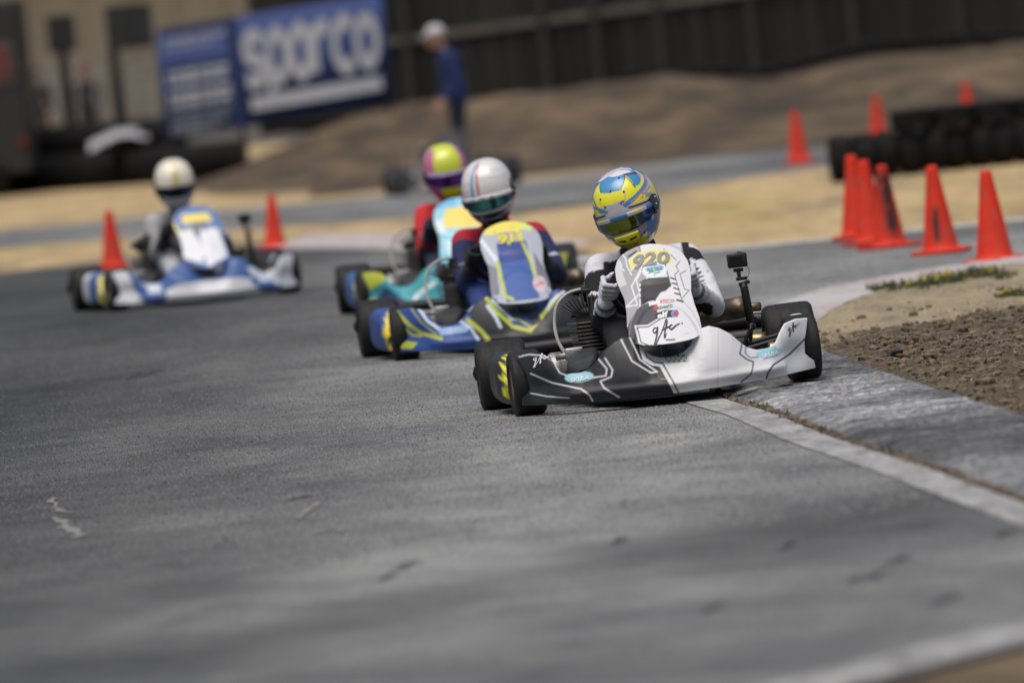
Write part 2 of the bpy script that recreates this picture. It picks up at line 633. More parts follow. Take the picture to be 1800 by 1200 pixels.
# ---- the kerb: a ridged concrete slab, ridges across it
def mat_kerb():
    mt, nt, b = new_mat('kerb_concrete')
    g = nt.nodes.new('ShaderNodeNewGeometry')
    rub = noise_tex(nt, 1.0, 6, 0.65, world_vec(nt, (0.9, 0.42, 1), (0, 0, R(-4))), 0.3)
    stre = noise_tex(nt, 1.0, 5, 0.75, world_vec(nt, (1.5, 8.0, 0.1), (0, 0, R(-5))), 0.0)
    fine = noise_tex(nt, 1.0, 4, 0.8, world_vec(nt, (45, 9, 30)))
    a = ramp(nt, stre, [(0.36, (0.10, 0.102, 0.104)), (0.47, (0.25, 0.253, 0.252)), (0.64, (0.46, 0.46, 0.455))])
    rr = ramp(nt, rub, [(0.40, (0.20, 0.20, 0.21)), (0.58, (1.0, 1.0, 1.0))])
    c = mixc(nt, 0.85, a.outputs[0], rr.outputs[0], 'MULTIPLY')
    ff = ramp(nt, fine, [(0.38, (0.4, 0.4, 0.4)), (0.62, (1.6, 1.6, 1.6))])
    c = mixc(nt, 0.8, c, ff.outputs[0], 'MULTIPLY')
    # black scrub marks where karts have run over it
    sp = nt.nodes.new('ShaderNodeSeparateXYZ')
    nt.links.new(g.outputs['Position'], sp.inputs[0])
    yy = nd(nt, 'ShaderNodeMath', operation='MULTIPLY_ADD')
    nt.links.new(rub, yy.inputs[0]); yy.inputs[1].default_value = 2.6
    nt.links.new(sp.outputs[1], yy.inputs[2])
    mr0 = nd(nt, 'ShaderNodeMapRange', i_1=33.0, i_2=49.0)
    nt.links.new(yy.outputs[0], mr0.inputs[0])
    sc_ = ramp(nt, mr0.outputs[0], [(0.0, (0.75,) * 3), (0.17, (0.65,) * 3), (0.22, (0.28,) * 3), (0.36, (0.34,) * 3), (0.44, (0.9,) * 3), (0.60, (1.0,) * 3), (0.70, (0.7,) * 3), (0.76, (0.45,) * 3), (0.9, (0.5,) * 3), (1.0, (0.85,) * 3)])
    c = mixc(nt, 1.0, c, sc_.outputs[0], 'MULTIPLY')
    # old pink and white paint further round the corner
    sep = nt.nodes.new('ShaderNodeSeparateXYZ')
    nt.links.new(g.outputs['Position'], sep.inputs[0])
    mr = nd(nt, 'ShaderNodeMapRange', i_1=49.0, i_2=52.0)
    nt.links.new(sep.outputs[1], mr.inputs[0])
    pk = ramp(nt, noise_tex(nt, 1.0, 4, 0.6, world_vec(nt, (2.2, 0.5, 1), (0, 0, R(30)))), [(0.40, (0.40, 0.325, 0.315)), (0.58, (0.46, 0.45, 0.45))])
    c = mixc(nt, mr.outputs[0], c, pk.outputs[0])
    nt.links.new(c, b.inputs['Base Color'])
    b.inputs['Roughness'].default_value = 0.7
    bump(nt, b, fine, 0.5, 0.008)
    return mt


M['kerb'] = mat_kerb()


def dense(line, step):
    out = [Vector(line[0])]
    acc = 0
    for i in range(len(line) - 1):
        a, b_ = Vector(line[i]), Vector(line[i + 1])
        L = (b_ - a).length
        k = max(1, int(round(L / step)))
        for q in range(1, k + 1): out.append(a.lerp(b_, q / k))
    return out


def resample(line, n):
    line = [Vector(p) for p in line]
    ds = [0]
    for i in range(len(line) - 1): ds.append(ds[-1] + (line[i + 1] - line[i]).length)
    out = []
    j = 0
    for k in range(n):
        d = ds[-1] * k / (n - 1)
        while j < len(line) - 2 and ds[j + 1] < d: j += 1
        t = (d - ds[j]) / max(ds[j + 1] - ds[j], 1e-9)
        out.append(line[j].lerp(line[j + 1], min(max(t, 0), 1)))
    return out


NK = 1040
kA, kB = resample(EDGE, NK), resample(ISLE, NK)


def kerb_z(x, y, t, i):
    edge = min(t * 14, 1.0)
    arch = 0.006 + 0.019 * min(t * 6, 1)
    saw = (1 - (i % 10) / 9.0) * (0.8 + 0.35 * noise.noise((x * 1.1, i // 10 * 3.7, 0)))
    w = noise.noise((x * 3, y * 1.4, 0)) * 0.004
    return max(0.004, edge * (arch + (saw - 0.5) * 0.0085 * min((1 - t) * 10, 1) + w))


kerb = strip('kerb', kA, kB, M['kerb'], rows=18, zf=kerb_z)

# far kerb on the outside of the corner behind the karts
kf = smooth_line([(-1.95, 84.6), (-1.35, 82.2), (-0.75, 78.6), (-0.2, 74.2), (0.2, 71.3)], 8)
M['kerb_far'] = mat_line('faded_kerb_paint', (0.50, 0.44, 0.43), 0.36)
strip('outer_kerb', kf, [Vector((p.x + 0.42, p.y + 1.6)) for p in kf], M['kerb_far'], 0.006, 0.05)


# ---- the island: dry straw at the back, freshly turned soil in front
def isle_soil(x, y):
    """0 = straw covered, 1 = bare turned soil"""
    line = 47.6 + (x - 1.4) * 1.9 + noise.noise((x * 2.3, y * 0.5, 3)) * 1.6
    return min(max((line - y) / 1.6 + 0.5, 0), 1)


def isle_z(x, y, t):
    s = isle_soil(x, y)
    e = min(0.25 + t * 4, 1)
    z = 0.022 + e * (0.008 + 0.012 * s)
    z += e * s * (0.016 * noise.noise((x * 9, y * 3.2, 1)) + 0.016 * noise.noise((x * 26, y * 10, 2)) + 0.022 * noise.noise((x * 2.2, y * 0.7, 5)))
    z += (1 - s) * 0.008 * noise.noise((x * 7, y * 2, 8))
    return max(z, 0.004)


def mat_island():
    mt, nt, b = new_mat('island_soil_and_straw')
    a = nt.nodes.new('ShaderNodeAttribute')
    a.attribute_name = 'Col'
    n1 = noise_tex(nt, 1.0, 8, 0.78, world_vec(nt, (18, 8, 18)))
    n2 = noise_tex(nt, 1.0, 6, 0.7, world_vec(nt, (3.0, 0.7, 1)))
    n3 = noise_tex(nt, 1.0, 4, 0.7, world_vec(nt, (60, 9, 30)))
    soil = ramp(nt, n1, [(0.36, (0.045, 0.033, 0.021)), (0.5, (0.15, 0.113, 0.073)), (0.66, (0.32, 0.25, 0.165))])
    straw = ramp(nt, n2, [(0.3, (0.27, 0.22, 0.15)), (0.46, (0.50, 0.41, 0.265)), (0.68, (0.66, 0.54, 0.335))])
    st2 = ramp(nt, n3, [(0.3, (0.55, 0.55, 0.55)), (0.7, (1.25, 1.25, 1.25))])
    st = mixc(nt, 0.8, straw.outputs[0], st2.outputs[0], 'MULTIPLY')
    c = mixc(nt, a.outputs['Fac'], st, soil.outputs[0])
    nt.links.new(c, b.inputs['Base Color'])
    b.inputs['Roughness'].default_value = 0.95
    bump(nt, b, n1, 1.0, 0.05)
    return mt


M['island'] = mat_island()
iA = resample(ISLE, 620)
verts, faces, cols = [], [], []
NR = 130
for i, p in enumerate(iA):
    for j in range(NR + 1):
        t = (j / NR) ** 1.5
        x = p.x - (0.035 if j == 0 else 0.02) + t * 5.0
        y = p.y + t * 0.6
        verts.append((x, y, isle_z(x, y, t * 10) if j else 0.0))
        cols.append((isle_soil(x, y),) * 3)
for i in range(len(iA) - 1):
    for j in range(NR):
        k = i * (NR + 1) + j
        faces.append((k, k + 1, k + NR + 2, k + NR + 1))
isl = link_mesh('island_ground', to_mesh('island_ground', verts, faces, M['island'], True, cols))
tag(isl, kind='structure')

# clods, stones, straw and weeds: nobody could count them
M['soil'] = simple('soil_clod', (0.13, 0.098, 0.064), 0.95, 0, 0.75, 30, 0.5)
M['straw'] = simple('straw_blade', (0.46, 0.37, 0.225), 0.8, 0, 0.35, 8)
M['weed'] = simple('weed_leaf', (0.062, 0.075, 0.022), 0.7, 0, 0.5, 12)
M['flower'] = simple('yellow_flower', (0.55, 0.42, 0.03), 0.6, 0, 0.2)
M['stone'] = simple('grey_stone', (0.17, 0.16, 0.14), 0.9, 0, 0.3, 30, 0.4)
ICO_V = None


def rock(mb, c, r, rnd, flatten=0.7):
    bm = bmesh.new()
    bmesh.ops.create_icosphere(bm, subdivisions=1, radius=1.0)
    a = rnd.uniform(0, 6.28)
    ca, sa = math.cos(a), math.sin(a)
    sx, sy = rnd.uniform(0.7, 1.35), rnd.uniform(0.7, 1.35)
    vs_ = []
    for v in bm.verts:
        k = rnd.uniform(0.72, 1.2)
        x, y, z = v.co.x * sx * k, v.co.y * sy * k, v.co.z * flatten * k
        vs_.append((c[0] + (x * ca - y * sa) * r, c[1] + (x * sa + y * ca) * r, c[2] + z * r))
    bm.verts.index_update()
    mb.add(vs_, [[v.index for v in f.verts] for f in bm.faces])
    bm.free()


def isle_left(y):
    for a, b_ in zip(iA, iA[1:]):
        if a.y <= y <= b_.y:
            return a.x + (b_.x - a.x) * (y - a.y) / max(b_.y - a.y, 1e-6)
    return iA[-1].x


rnd = random.Random(11)
mb = MB(); n_c = 0
while n_c < 13000:
    y = rnd.uniform(32, 51); x = isle_left(y) + 0.005 + rnd.random() ** 1.3 * 2.0
    if rnd.random() > isle_soil(x, y) * 0.97 + 0.03: continue
    r = 0.003 + 0.027 * rnd.random() ** 7
    rock(mb, (x, y, isle_z(x, y, (x - isle_left(y)) * 2) + r * 0.25), r, rnd)
    n_c += 1
tag(mb.build('soil_clods', M['soil'], None, False), kind='stuff')

mb = MB(); n_c = 0
while n_c < 12000:
    y = rnd.uniform(34, 59); x = isle_left(y) + 0.02 + rnd.random() * 2.2
    s = isle_soil(x, y)
    if rnd.random() < s * 0.80: continue
    if noise.noise((x * 2.5, y * 0.6, 9)) < -0.12 and s < 0.5: continue
    L = rnd.uniform(0.018, 0.06)
    a = rnd.uniform(0, 6.28); el = rnd.uniform(0.0, 0.45)
    d = Vector((math.cos(a) * math.cos(el), math.sin(a) * math.cos(el), math.sin(el))) * L
    w = Vector((-math.sin(a), math.cos(a), 0)) * rnd.uniform(0.0014, 0.003)
    b0 = Vector((x, y, isle_z(x, y, (x - isle_left(y)) * 2) - 0.002))
    mb.add([b0 - w, b0 + w, b0 + d], [(0, 1, 2)])
    n_c += 1
tag(mb.build('straw', M['straw'], None, False), kind='stuff')


def tuft(mb, c, h, n, rnd, spread=0.6, wide=0.004):
    for _ in range(n):
        a = rnd.uniform(0, 6.28); el = rnd.uniform(0.5, 1.5)
        L = h * rnd.uniform(0.5, 1.1)
        off = Vector((rnd.gauss(0, 1), rnd.gauss(0, 1), 0)) * spread * h * 0.5
        b0 = Vector(c) + off
        d = Vector((math.cos(a) * math.cos(el), math.sin(a) * math.cos(el), math.sin(el))) * L
        w = Vector((-math.sin(a), math.cos(a), 0)) * wide * rnd.uniform(0.6, 1.5)
        mid = b0 + d * 0.5 + Vector((0, 0, 0.05 * L))
        mb.add([b0, mid - w, b0 + d, mid + w], [(0, 1, 2, 3)])


mbw, mbf = MB(), MB()
weeds = [(1545, 505, 9), (1570, 503, 16), (1600, 502, 12), (1625, 500, 20), (1650, 497, 20), (1670, 492, 12), (1690, 488, 16), (1712, 484, 18),
         (1735, 481, 16), (1760, 480, 18), (1780, 480, 12), (1655, 485, 14), (1770, 517, 12), (1790, 515, 14), (1610, 540, 6), (1690, 545, 5), (1350, 548, 8)]
for (px, py, h) in weeds:
    g = P(px, py + 6, 0.02)
    for q in range(7):
        x, y = g.x + rnd.gauss(0, 0.035), g.y + rnd.gauss(0, 0.35)
        hh = h / 330.0 * rnd.uniform(0.5, 1.3)
        tuft(mbw, (x, y, 0.02), hh, 26, rnd, 1.0, 0.004)
        if h > 9 and rnd.random() < 0.22:
            for k in range(4):
                mbf.sphere((x + rnd.gauss(0, 0.02), y + rnd.gauss(0, 0.05), 0.02 + hh * rnd.uniform(0.6, 1.1)), rnd.uniform(0.004, 0.009), 6)
JOINT = [i for i in range(len(EDGE) - 1) if 30 < EDGE[i].y < 44.5 for _ in range(max(1, int((EDGE[i + 1].y - EDGE[i].y) * 30)))]
# weeds rooted in the joint between the line and the kerb
for k in range(240):
    i = rnd.choice(JOINT)
    p = EDGE[i]
    q = EDGE[i + 1]
    t = rnd.random()
    x, y = p.x + (q.x - p.x) * t - 0.012, p.y + (q.y - p.y) * t
    if noise.noise((0, y * 1.3, 4)) < -0.05: continue
    tuft(mbw, (x, y, 0.0), rnd.uniform(0.008, 0.03), 4, rnd, 0.8, 0.003)
tag(mbw.build('weeds', M['weed'], None, False), kind='stuff')
tag(mbf.build('yellow_flowers', M['flower'], None, True), kind='stuff')
# soil caught in the joint
mb = MB()
for k in range(420):
    i = rnd.choice(JOINT)
    p, q = EDGE[i], EDGE[i + 1]
    t = rnd.random()
    x, y = p.x + (q.x - p.x) * t - 0.014 + rnd.gauss(0, 0.009), p.y + (q.y - p.y) * t
    rock(mb, (x, y, 0.004), rnd.uniform(0.006, 0.018), rnd)
tag(mb.build('joint_soil', M['soil'], None, False), kind='stuff')

stone = MB(); g = P(1578, 626, 0.05)
rock(stone, (0, 0, 0.0), 0.036, random.Random(3), 0.55)
so = stone.build('stone', simple('dark_stone', (0.03, 0.032, 0.035), 0.8, 0, 0.3), None, False)
so.location = (g.x, g.y, 0.065)
tag(so, 'dark flat stone lying on the turned soil beside the kerb', 'stone')

# the coarse stone of the road surface standing proud of the binder (past counting)
def aggregate(n, seed):
    rs = np.random.RandomState(seed)
    D = np.sqrt(rs.uniform(32.0 ** 2, 66.0 ** 2, n))
    X = rs.uniform(-0.056, 0.056, n) * D
    ey = np.array([p.y for p in EDGE]); ex = np.array([p.x for p in EDGE])
    keep = X < np.interp(D, ey, ex) - 0.21
    D, X = D[keep], X[keep]
    n = len(D)
    r = rs.uniform(0.0024, 0.0056, n); h = r * rs.uniform(0.45, 0.9, n)
    a = rs.uniform(0, 6.28, n)
    V = np.zeros((n, 5, 3))
    for k in range(4):
        kk = r * rs.uniform(0.7, 1.25, n)
        V[:, k, 0] = X + kk * np.cos(a + k * 1.5708); V[:, k, 1] = D + kk * np.sin(a + k * 1.5708) * 2.0; V[:, k, 2] = -0.0005
    V[:, 4, 0] = X + rs.normal(0, 0.0008, n); V[:, 4, 1] = D; V[:, 4, 2] = h
    idx = np.arange(n)[:, None, None] * 5 + np.array([[0, 1, 4], [1, 2, 4], [2, 3, 4], [3, 0, 4]])[None]
    me = bpy.data.meshes.new('road_aggregate')
    me.vertices.add(n * 5); me.vertices.foreach_set('co', V.ravel().astype(np.float32))
    idx = idx.reshape(-1, 3)
    me.loops.add(len(idx) * 3); me.loops.foreach_set('vertex_index', idx.ravel().astype(np.int32))
    me.polygons.add(len(idx)); me.polygons.foreach_set('loop_start', np.arange(0, len(idx) * 3, 3, dtype=np.int32))
    me.update(calc_edges=True)
    k = np.interp(X, [-2.2, -1.0, 0.1], [0.42, 0.62, 1.0])  # stones darken leftward too, matching the swathe's rubber and painted vignette
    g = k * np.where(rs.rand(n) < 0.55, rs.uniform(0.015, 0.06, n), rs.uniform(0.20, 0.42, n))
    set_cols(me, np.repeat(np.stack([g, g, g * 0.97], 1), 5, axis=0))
    mt, nt, b = new_mat('road_stone')
    at = nt.nodes.new('ShaderNodeAttribute'); at.attribute_name = 'Col'
    nt.links.new(mixc(nt, 0.5, at.outputs['Color'], mixc(nt, noise_tex(nt, 9.0, 3, 0.6, world_vec(nt)), (0.4, 0.4, 0.4), (1.6, 1.6, 1.6)), 'MULTIPLY'), b.inputs['Base Color'])
    b.inputs['Roughness'].default_value = 0.75
    me.materials.append(mt)
    tag(link_mesh('road_aggregate', me), kind='stuff')


aggregate(90000, 4)

# cracks in the asphalt: chips of pale filler standing in the broken surface
M['crack'] = simple('crack_filler', (0.22, 0.215, 0.20), 0.9, 0, 0.3)
M['crack_dark'] = simple('tar_patch', (0.05, 0.05, 0.051), 0.7, 0, 0.3)


def crack(pts, w, mat, name='crack'):
    line = smooth_line([P(*p) for p in pts], 6)
    a, b_ = [], []
    rr = random.Random(int(pts[0][0]))
    for i, p in enumerate(line):
        k = w * rr.uniform(0.3, 1.5) * (0.3 if i in (0, len(line) - 1) else 1)
        jx = rr.gauss(0, w * 0.6)
        a.append(Vector((p.x - k + jx, p.y))); b_.append(Vector((p.x + k + jx, p.y)))
    return strip(name, a, b_, mat, 0.004, 0.004)


crack([(88, 876), (100, 890), (98, 897), (128, 902)], 0.012, M['crack'])
crack([(98, 910), (112, 918), (116, 927), (128, 932), (136, 946)], 0.018, M['crack'])
crack([(562, 884), (540, 898), (524, 914)], 0.012, M['crack'])
crack([(505, 880), (545, 872), (590, 866)], 0.02, M['crack_dark'])
crack([(556, 938), (590, 930), (604, 936)], 0.016, M['crack'])
for (x, y, w) in ((715, 995, 0.05), (680, 1015, 0.03), (262, 656, 0.05), (235, 660, 0.03), (1090, 950, 0.03), (1385, 960, 0.025), (1580, 985, 0.04), (1540, 1010, 0.04), (1660, 1055, 0.05), (1765, 940, 0.03), (1250, 1070, 0.03), (1500, 1020, 0.03)):
    crack([(x - w * 350, y + 6), (x, y), (x + w * 350, y - 7)], w * 0.45, M['crack_dark'], 'tar_spot')


# ---- the bank and the fence on it
def bank_z(x, y):
    foot = 119.0 + 1.2 * noise.noise((x * 0.25, 0, 0)) + max(0, (-2.5 - x)) * 1.5
    t = min(max((y - foot) / 17.0, 0), 1)
    z = 0.66 * (t * t * (3 - 2 * t))
    z += t * (1 - 0.5 * t) * (0.30 * noise.noise((x * 0.7, y * 0.16, 1)) + 0.10 * noise.noise((x * 1.9, y * 0.45, 2)) + 0.04 * noise.noise((x * 5.0, y * 1.2, 3)))
    left = min(max((x + 4.3) / 3.4, 0), 1)
    left = left * left * (3 - 2 * left)
    return -0.06 + (z + 0.04) * left


verts, faces = [], []
nx, ny = 180, 90
for j in range(ny + 1):
    for i in range(nx + 1):
        x = -8 + 22 * i / nx; y = 113 + 40 * j / ny
        verts.append((x, y, bank_z(x, y)))
for j in range(ny):
    for i in range(nx):
        k = j * (nx + 1) + i
        faces.append((k, k + 1, k + nx + 2, k + nx + 1))
tag(link_mesh('dirt_bank', to_mesh('dirt_bank', verts, faces, M['dirt'])), kind='structure')


def mat_wood():
    mt, nt, b = new_mat('weathered_fence_wood')
    oi = nt.nodes.new('ShaderNodeObjectInfo')
    g = noise_tex(nt, 1.0, 6, 0.65, obj_vec(nt, (14, 14, 0.8)))
    r = ramp(nt, g, [(0.3, (0.010, 0.0095, 0.008)), (0.7, (0.030, 0.028, 0.023))])
    rr = ramp(nt, oi.outputs['Random'], [(0.0, (0.62, 0.62, 0.62)), (1.0, (1.25, 1.22, 1.18))])
    c = mixc(nt, 1.0, r.outputs[0], rr.outputs[0], 'MULTIPLY')
    nt.links.new(c, b.inputs['Base Color'])
    b.inputs['Roughness'].default_value = 0.9
    return mt


M['wood'] = mat_wood()
M['wood_pale'] = simple('pale_rail_wood', (0.12, 0.115, 0.10), 0.9, 0, 0.3, 6)
M['wood_post'] = simple('post_wood', (0.034, 0.033, 0.029), 0.9, 0, 0.3, 6)
fence = empty('board_fence', (0, 140, 0.5))
tag(fence, 'tall dark weathered wooden board fence along the top of the dirt bank', 'fence')
plank_me = [MB().box((0, 0, 1.1), (0.172, 0.024, 2.2)).mesh('plank', M['wood'], False)]
x = -2.9
i = 0
while x < 8.6:
    o = link_mesh('plank', plank_me[0], fence)
    o.location = (x, 0.004 * math.sin(i * 2.3) + (0.032 if i % 2 else 0), -0.05 + 0.02 * math.sin(i * 1.3))
    o.rotation_euler = (0, R(0.5) * math.sin(i * 3.1), 0)
    x += 0.15; i += 1
rail_me = MB().box((0, 0, 0), (11.6, 0.04, 0.10)).mesh('rail', M['wood_pale'], False)
for z in (1.16, 0.12):
    o = link_mesh('rail', rail_me, fence)
    o.location = (2.85, -0.045, z)
    o.rotation_euler = (0, R(-2.2) if z > 0.5 else 0, 0)
    if z < 0.5: o.data = MB().box((0, 0, 0), (11.6, 0.04, 0.09)).mesh('rail', M['wood'], False)
post_me = MB().box((0, 0, 1.1), (0.10, 0.09, 2.3)).mesh('post', M['wood_post'], False)
for px in (712, 955, 1046, 1160, 1322, 1500, 1690):
    o = link_mesh('post', post_me, fence)
    o.location = (PD(px, 60, 139.9).x, -0.11, -0.1)

# ================================================================== PAINTING HELPERS
def inpoly(x, y, poly):
    poly = np.asarray(poly, float)
    r = np.zeros(x.shape, bool)
    j = len(poly) - 1
    for i in range(len(poly)):
        xi, yi = poly[i]; xj, yj = poly[j]
        c = ((yi > y) != (yj > y))
        with np.errstate(divide='ignore', invalid='ignore'):
            r ^= c & (x < (xj - xi) * (y - yi) / (yj - yi + 1e-12) + xi)
        j = i
    return r


def dline(x, y, pts):
    d = np.full(x.shape, 1e9)
    for (ax, ay), (bx, by) in zip(pts, pts[1:]):
        vx, vy = bx - ax, by - ay
        L = vx * vx + vy * vy + 1e-12
        t = np.clip(((x - ax) * vx + (y - ay) * vy) / L, 0, 1)
        d = np.minimum(d, np.hypot(x - ax - t * vx, y - ay - t * vy))
    return d


class Paint:
    """colours over flat design coordinates (x across, z up, metres)"""
    def __init__(self, base, conv=None):
        self.base = base
        self.ops = []
        self.conv = conv or (lambda x, y: (x, y))

    def poly(self, pts, col):
        self.ops.append(('p', [self.conv(*p) for p in pts], col, 0)); return self

    def line(self, pts, w, col):
        self.ops.append(('l', [self.conv(*p) for p in pts], col, w / 2)); return self

    def ell(self, c, rx, ry, col, tilt=0.0):
        cx, cy = self.conv(*c)
        pts = []
        for k in range(28):
            a = 2 * math.pi * k / 28
            ex, ey = rx * math.cos(a), ry * math.sin(a)
            pts.append((cx + ex * math.cos(tilt) - ey * math.sin(tilt), cy + ex * math.sin(tilt) + ey * math.cos(tilt)))
        self.ops.append(('p', pts, col, 0)); return self

    def raw(self, pts, col):
        self.ops.append(('p', pts, col, 0)); return self

    def __call__(self, x, z, j=None):
        if j is not None:       # average a few nearby samples: printed edges without steps
            return sum(self.once(x + a * j[0], z + b_ * j[1]) for a, b_ in ((0, 0), (.4, .15), (-.15, .4), (-.4, -.15), (.15, -.4), (.3, .42), (-.42, .3), (-.3, -.42), (.42, -.3))) / 9
        return self.once(x, z)

    def once(self, x, z):
        c = np.tile(np.array(self.base, float), (len(x), 1))
        for k, pts, col, w in self.ops:
            m_ = inpoly(x, z, pts) if k == 'p' else dline(x, z, pts) < w
            c[m_] = col
        return c


WHITE = S(216, 217, 220)
CHAR = S(29, 31, 36)
BLK = S(26, 27, 30)
GREY = S(138, 139, 142)
SILV = S(186, 187, 190)
LBLUE = S(150, 200, 214)
YEL = S(228, 218, 30)

# ================================================================== BODYWORK SHAPES (kart frame: x right in the photo, y to the rear, z up)
_hx = np.array([0, .03, .06, .09, .115, .14, .17, .21, .25, .28, .31, .35, .40, .43, .455, .48, .53, .585])
_hz = np.array([.166, .168, .177, .200, .236, .262, .268, .254, .226, .194, .164, .148, .150, .166, .202, .234, .245, .240])


def nose_h(x):
    return np.interp(np.abs(x), _hx, _hz)


def nose_zb(x):
    return 0.030 + 0.016 * (x / 0.585) ** 2


def nose_y(x, z):
    ax = np.abs(x)
    front = -0.47 + 0.10 * (ax / 0.42) ** 2.2 + 0.95 * np.maximum(ax - 0.40, 0) ** 1.25
    h = nose_h(x); zb = nose_zb(x)
    t = np.clip((z - zb) / np.maximum(h - zb, 1e-3), 0, 1.2)
    hump = np.exp(-(ax / 0.2) ** 4)
    fin = np.clip((ax - 0.42) / 0.06, 0, 1)
    y = front + 0.035 * np.clip(0.35 - t, 0, 1) ** 1.2
    y = y + (0.07 + 0.07 * hump + 0.02 * fin) * np.clip(t - 0.25, 0, 2) ** 1.6
    # hollow in front of each wheel, with a lip under it
    hol = np.exp(-((ax - 0.50) / 0.065) ** 2) * np.exp(-((z - 0.115) / 0.05) ** 2)
    y = y + 0.045 * hol
    # crease along the lower edge
    y = y - 0.012 * np.exp(-((z - 0.085 + 0.02 * (1 - ax)) / 0.018) ** 2) * (ax < 0.46)
    # intake scoop
    y = y + 0.05 * np.exp(-(ax / 0.10) ** 4) * np.clip((t - 0.82) / 0.2, 0, 1)
    return y


def nose_xmax(z):
    return np.interp(z, [0, .045, .075, .095, .11, .16, .20, .245], [.585, .588, .585, .562, .55, .555, .57, .585])


def nose_grid(nu, nt):
    u = np.linspace(-1, 1, nu)
    X0 = u * 0.585
    vs_ = []
    rows = []
    for j in range(nt):
        t = j / (nt - 1)
        z = nose_zb(X0) + t * (nose_h(X0) - nose_zb(X0))
        k = np.clip((np.abs(X0) - 0.44) / 0.145, 0, 1)
        x = X0 * (1 + k * (nose_xmax(z) / 0.585 - 1))
        rows.append((x, nose_y(x, z), z))
    x, y, z = rows[-1]
    n_face = nt
    # rolled top lip and the black inner side
    for dy, dz in ((0.010, 0.004), (0.022, 0.001), (0.034, -0.012), (0.05, -0.05), (0.075, -0.10)):
        rows.append((x, y + dy, np.maximum(z + dz, 0.03)))
    X = np.concatenate([r[0] for r in rows]); Y = np.concatenate([r[1] for r in rows]); Z = np.concatenate([r[2] for r in rows])
    nr = len(rows)
    faces = []
    for j in range(nr - 1):
        for i in range(nu - 1):
            a = j * nu + i
            faces.append((a, a + 1, a + nu + 1, a + nu))
    return X, Y, Z, faces, n_face * nu, nu


def make_nose(paint, parent, hi=False):
    nu, nt = (460, 110) if hi else (200, 50)
    X, Y, Z, faces, nf, nu = nose_grid(nu, nt)
    cols = paint(X, Z, (0.0042, 0.0042))
    cols[nf + 2 * nu:] = BLK
    inn = np.arange(len(X)) >= nf
    cols[inn & (np.abs(X) < 0.13)] = BLK
    me = to_mesh('nose_cone', np.stack([X, Y, Z], 1), faces, M['bodywork'], True, cols)
    o = link_mesh('nose_cone', me, parent)
    md = o.modifiers.new('thickness', 'SOLIDIFY'); md.thickness = 0.003; md.offset = 0
    return o


_pz = np.array([.226, .228, .232, .240, .252, .272, .31, .36, .41, .45, .49, .53, .56, .58, .595, .606, .612])
_pw = np.array([.02, .062, .100, .126, .138, .144, .144, .136, .133, .142, .149, .146, .132, .112, .085, .05, .012])


def panel_y(x, z):
    y = -0.455 + 1.28 * (z - 0.205) + 0.25 * np.maximum(z - 0.42, 0) ** 1.5 + 1.7 * x * x
    # raised lower shell
    e = np.sqrt((x / 0.135) ** 2 + ((z - 0.20) / 0.185) ** 2)
    y = y - 0.014 * np.clip((1.0 - e) / 0.06, 0, 1)
    # recessed louvre channel
    k = np.exp(-(x / 0.075) ** 6) * np.clip((z - 0.385) / 0.02, 0, 1) * np.clip((0.475 - z) / 0.02, 0, 1)
    return y + 0.012 * k


def make_panel(paint, parent, hi=False):
    nu, nv = (170, 240) if hi else (70, 100)
    zs = 0.226 + (0.612 - 0.226) * (0.5 - 0.5 * np.cos(np.pi * np.linspace(0, 1, nv)))
    U, Zg = np.meshgrid(np.linspace(-1, 1, nu), zs)
    Xg = U * np.interp(Zg, _pz, _pw)
    X, Z = Xg.ravel(), Zg.ravel()
    Y = panel_y(X, Z)
    faces = [(j * nu + i, j * nu + i + 1, (j + 1) * nu + i + 1, (j + 1) * nu + i) for j in range(nv - 1) for i in range(nu - 1)]
    me = to_mesh('front_panel', np.stack([X, Y, Z], 1), faces, M['bodywork'], True, paint(X, Z, (0.0032, 0.0032)))
    o = link_mesh('front_panel', me, parent)
    md = o.modifiers.new('thickness', 'SOLIDIFY'); md.thickness = 0.003; md.offset = 0
    return o


# ------------------------------------------------------------------ lettering laid on a curved shell
def text_mesh(body, shear=0.0, bold=0.0):
    cu = bpy.data.curves.new('t', 'FONT')
    cu.body = body
    cu.align_x = 'CENTER'; cu.align_y = 'CENTER'
    cu.shear = shear
    cu.offset = bold
    cu.resolution_u = 3
    ob = bpy.data.objects.new('t', cu)
    C.objects.link(ob)
    dg = bpy.context.evaluated_depsgraph_get()
    me = bpy.data.meshes.new_from_object(ob.evaluated_get(dg))
    bpy.data.objects.remove(ob); bpy.data.curves.remove(cu)
    bm = bmesh.new(); bm.from_mesh(me)
    bmesh.ops.triangulate(bm, faces=bm.faces)
    bmesh.ops.remove_doubles(bm, verts=bm.verts, dist=1e-5)
    v = np.array([q.co[:2] for q in bm.verts]); bm.verts.index_update()
    f = [[q.index for q in fc.verts] for fc in bm.faces]
    bm.free(); bpy.data.meshes.remove(me)
    c = (v.max(0) + v.min(0)) / 2
    return v - c, f, v.max(0) - v.min(0)


def lay(name, v2, faces, surf, center, mat, parent, tilt=0.0, lift=0.008, arc=0.0):
    """2D mesh in metres -> onto y = surf(x, z)"""
    ca, sa = math.cos(tilt), math.sin(tilt)
    x = v2[:, 0] * ca - v2[:, 1] * sa
    z = v2[:, 0] * sa + v2[:, 1] * ca - arc * v2[:, 0] ** 2
    X, Z = x + center[0], z + center[1]
    Y = surf(X, Z) - lift
    return link_mesh(name, to_mesh(name, np.stack([X, Y, Z], 1), faces, mat, False), parent)


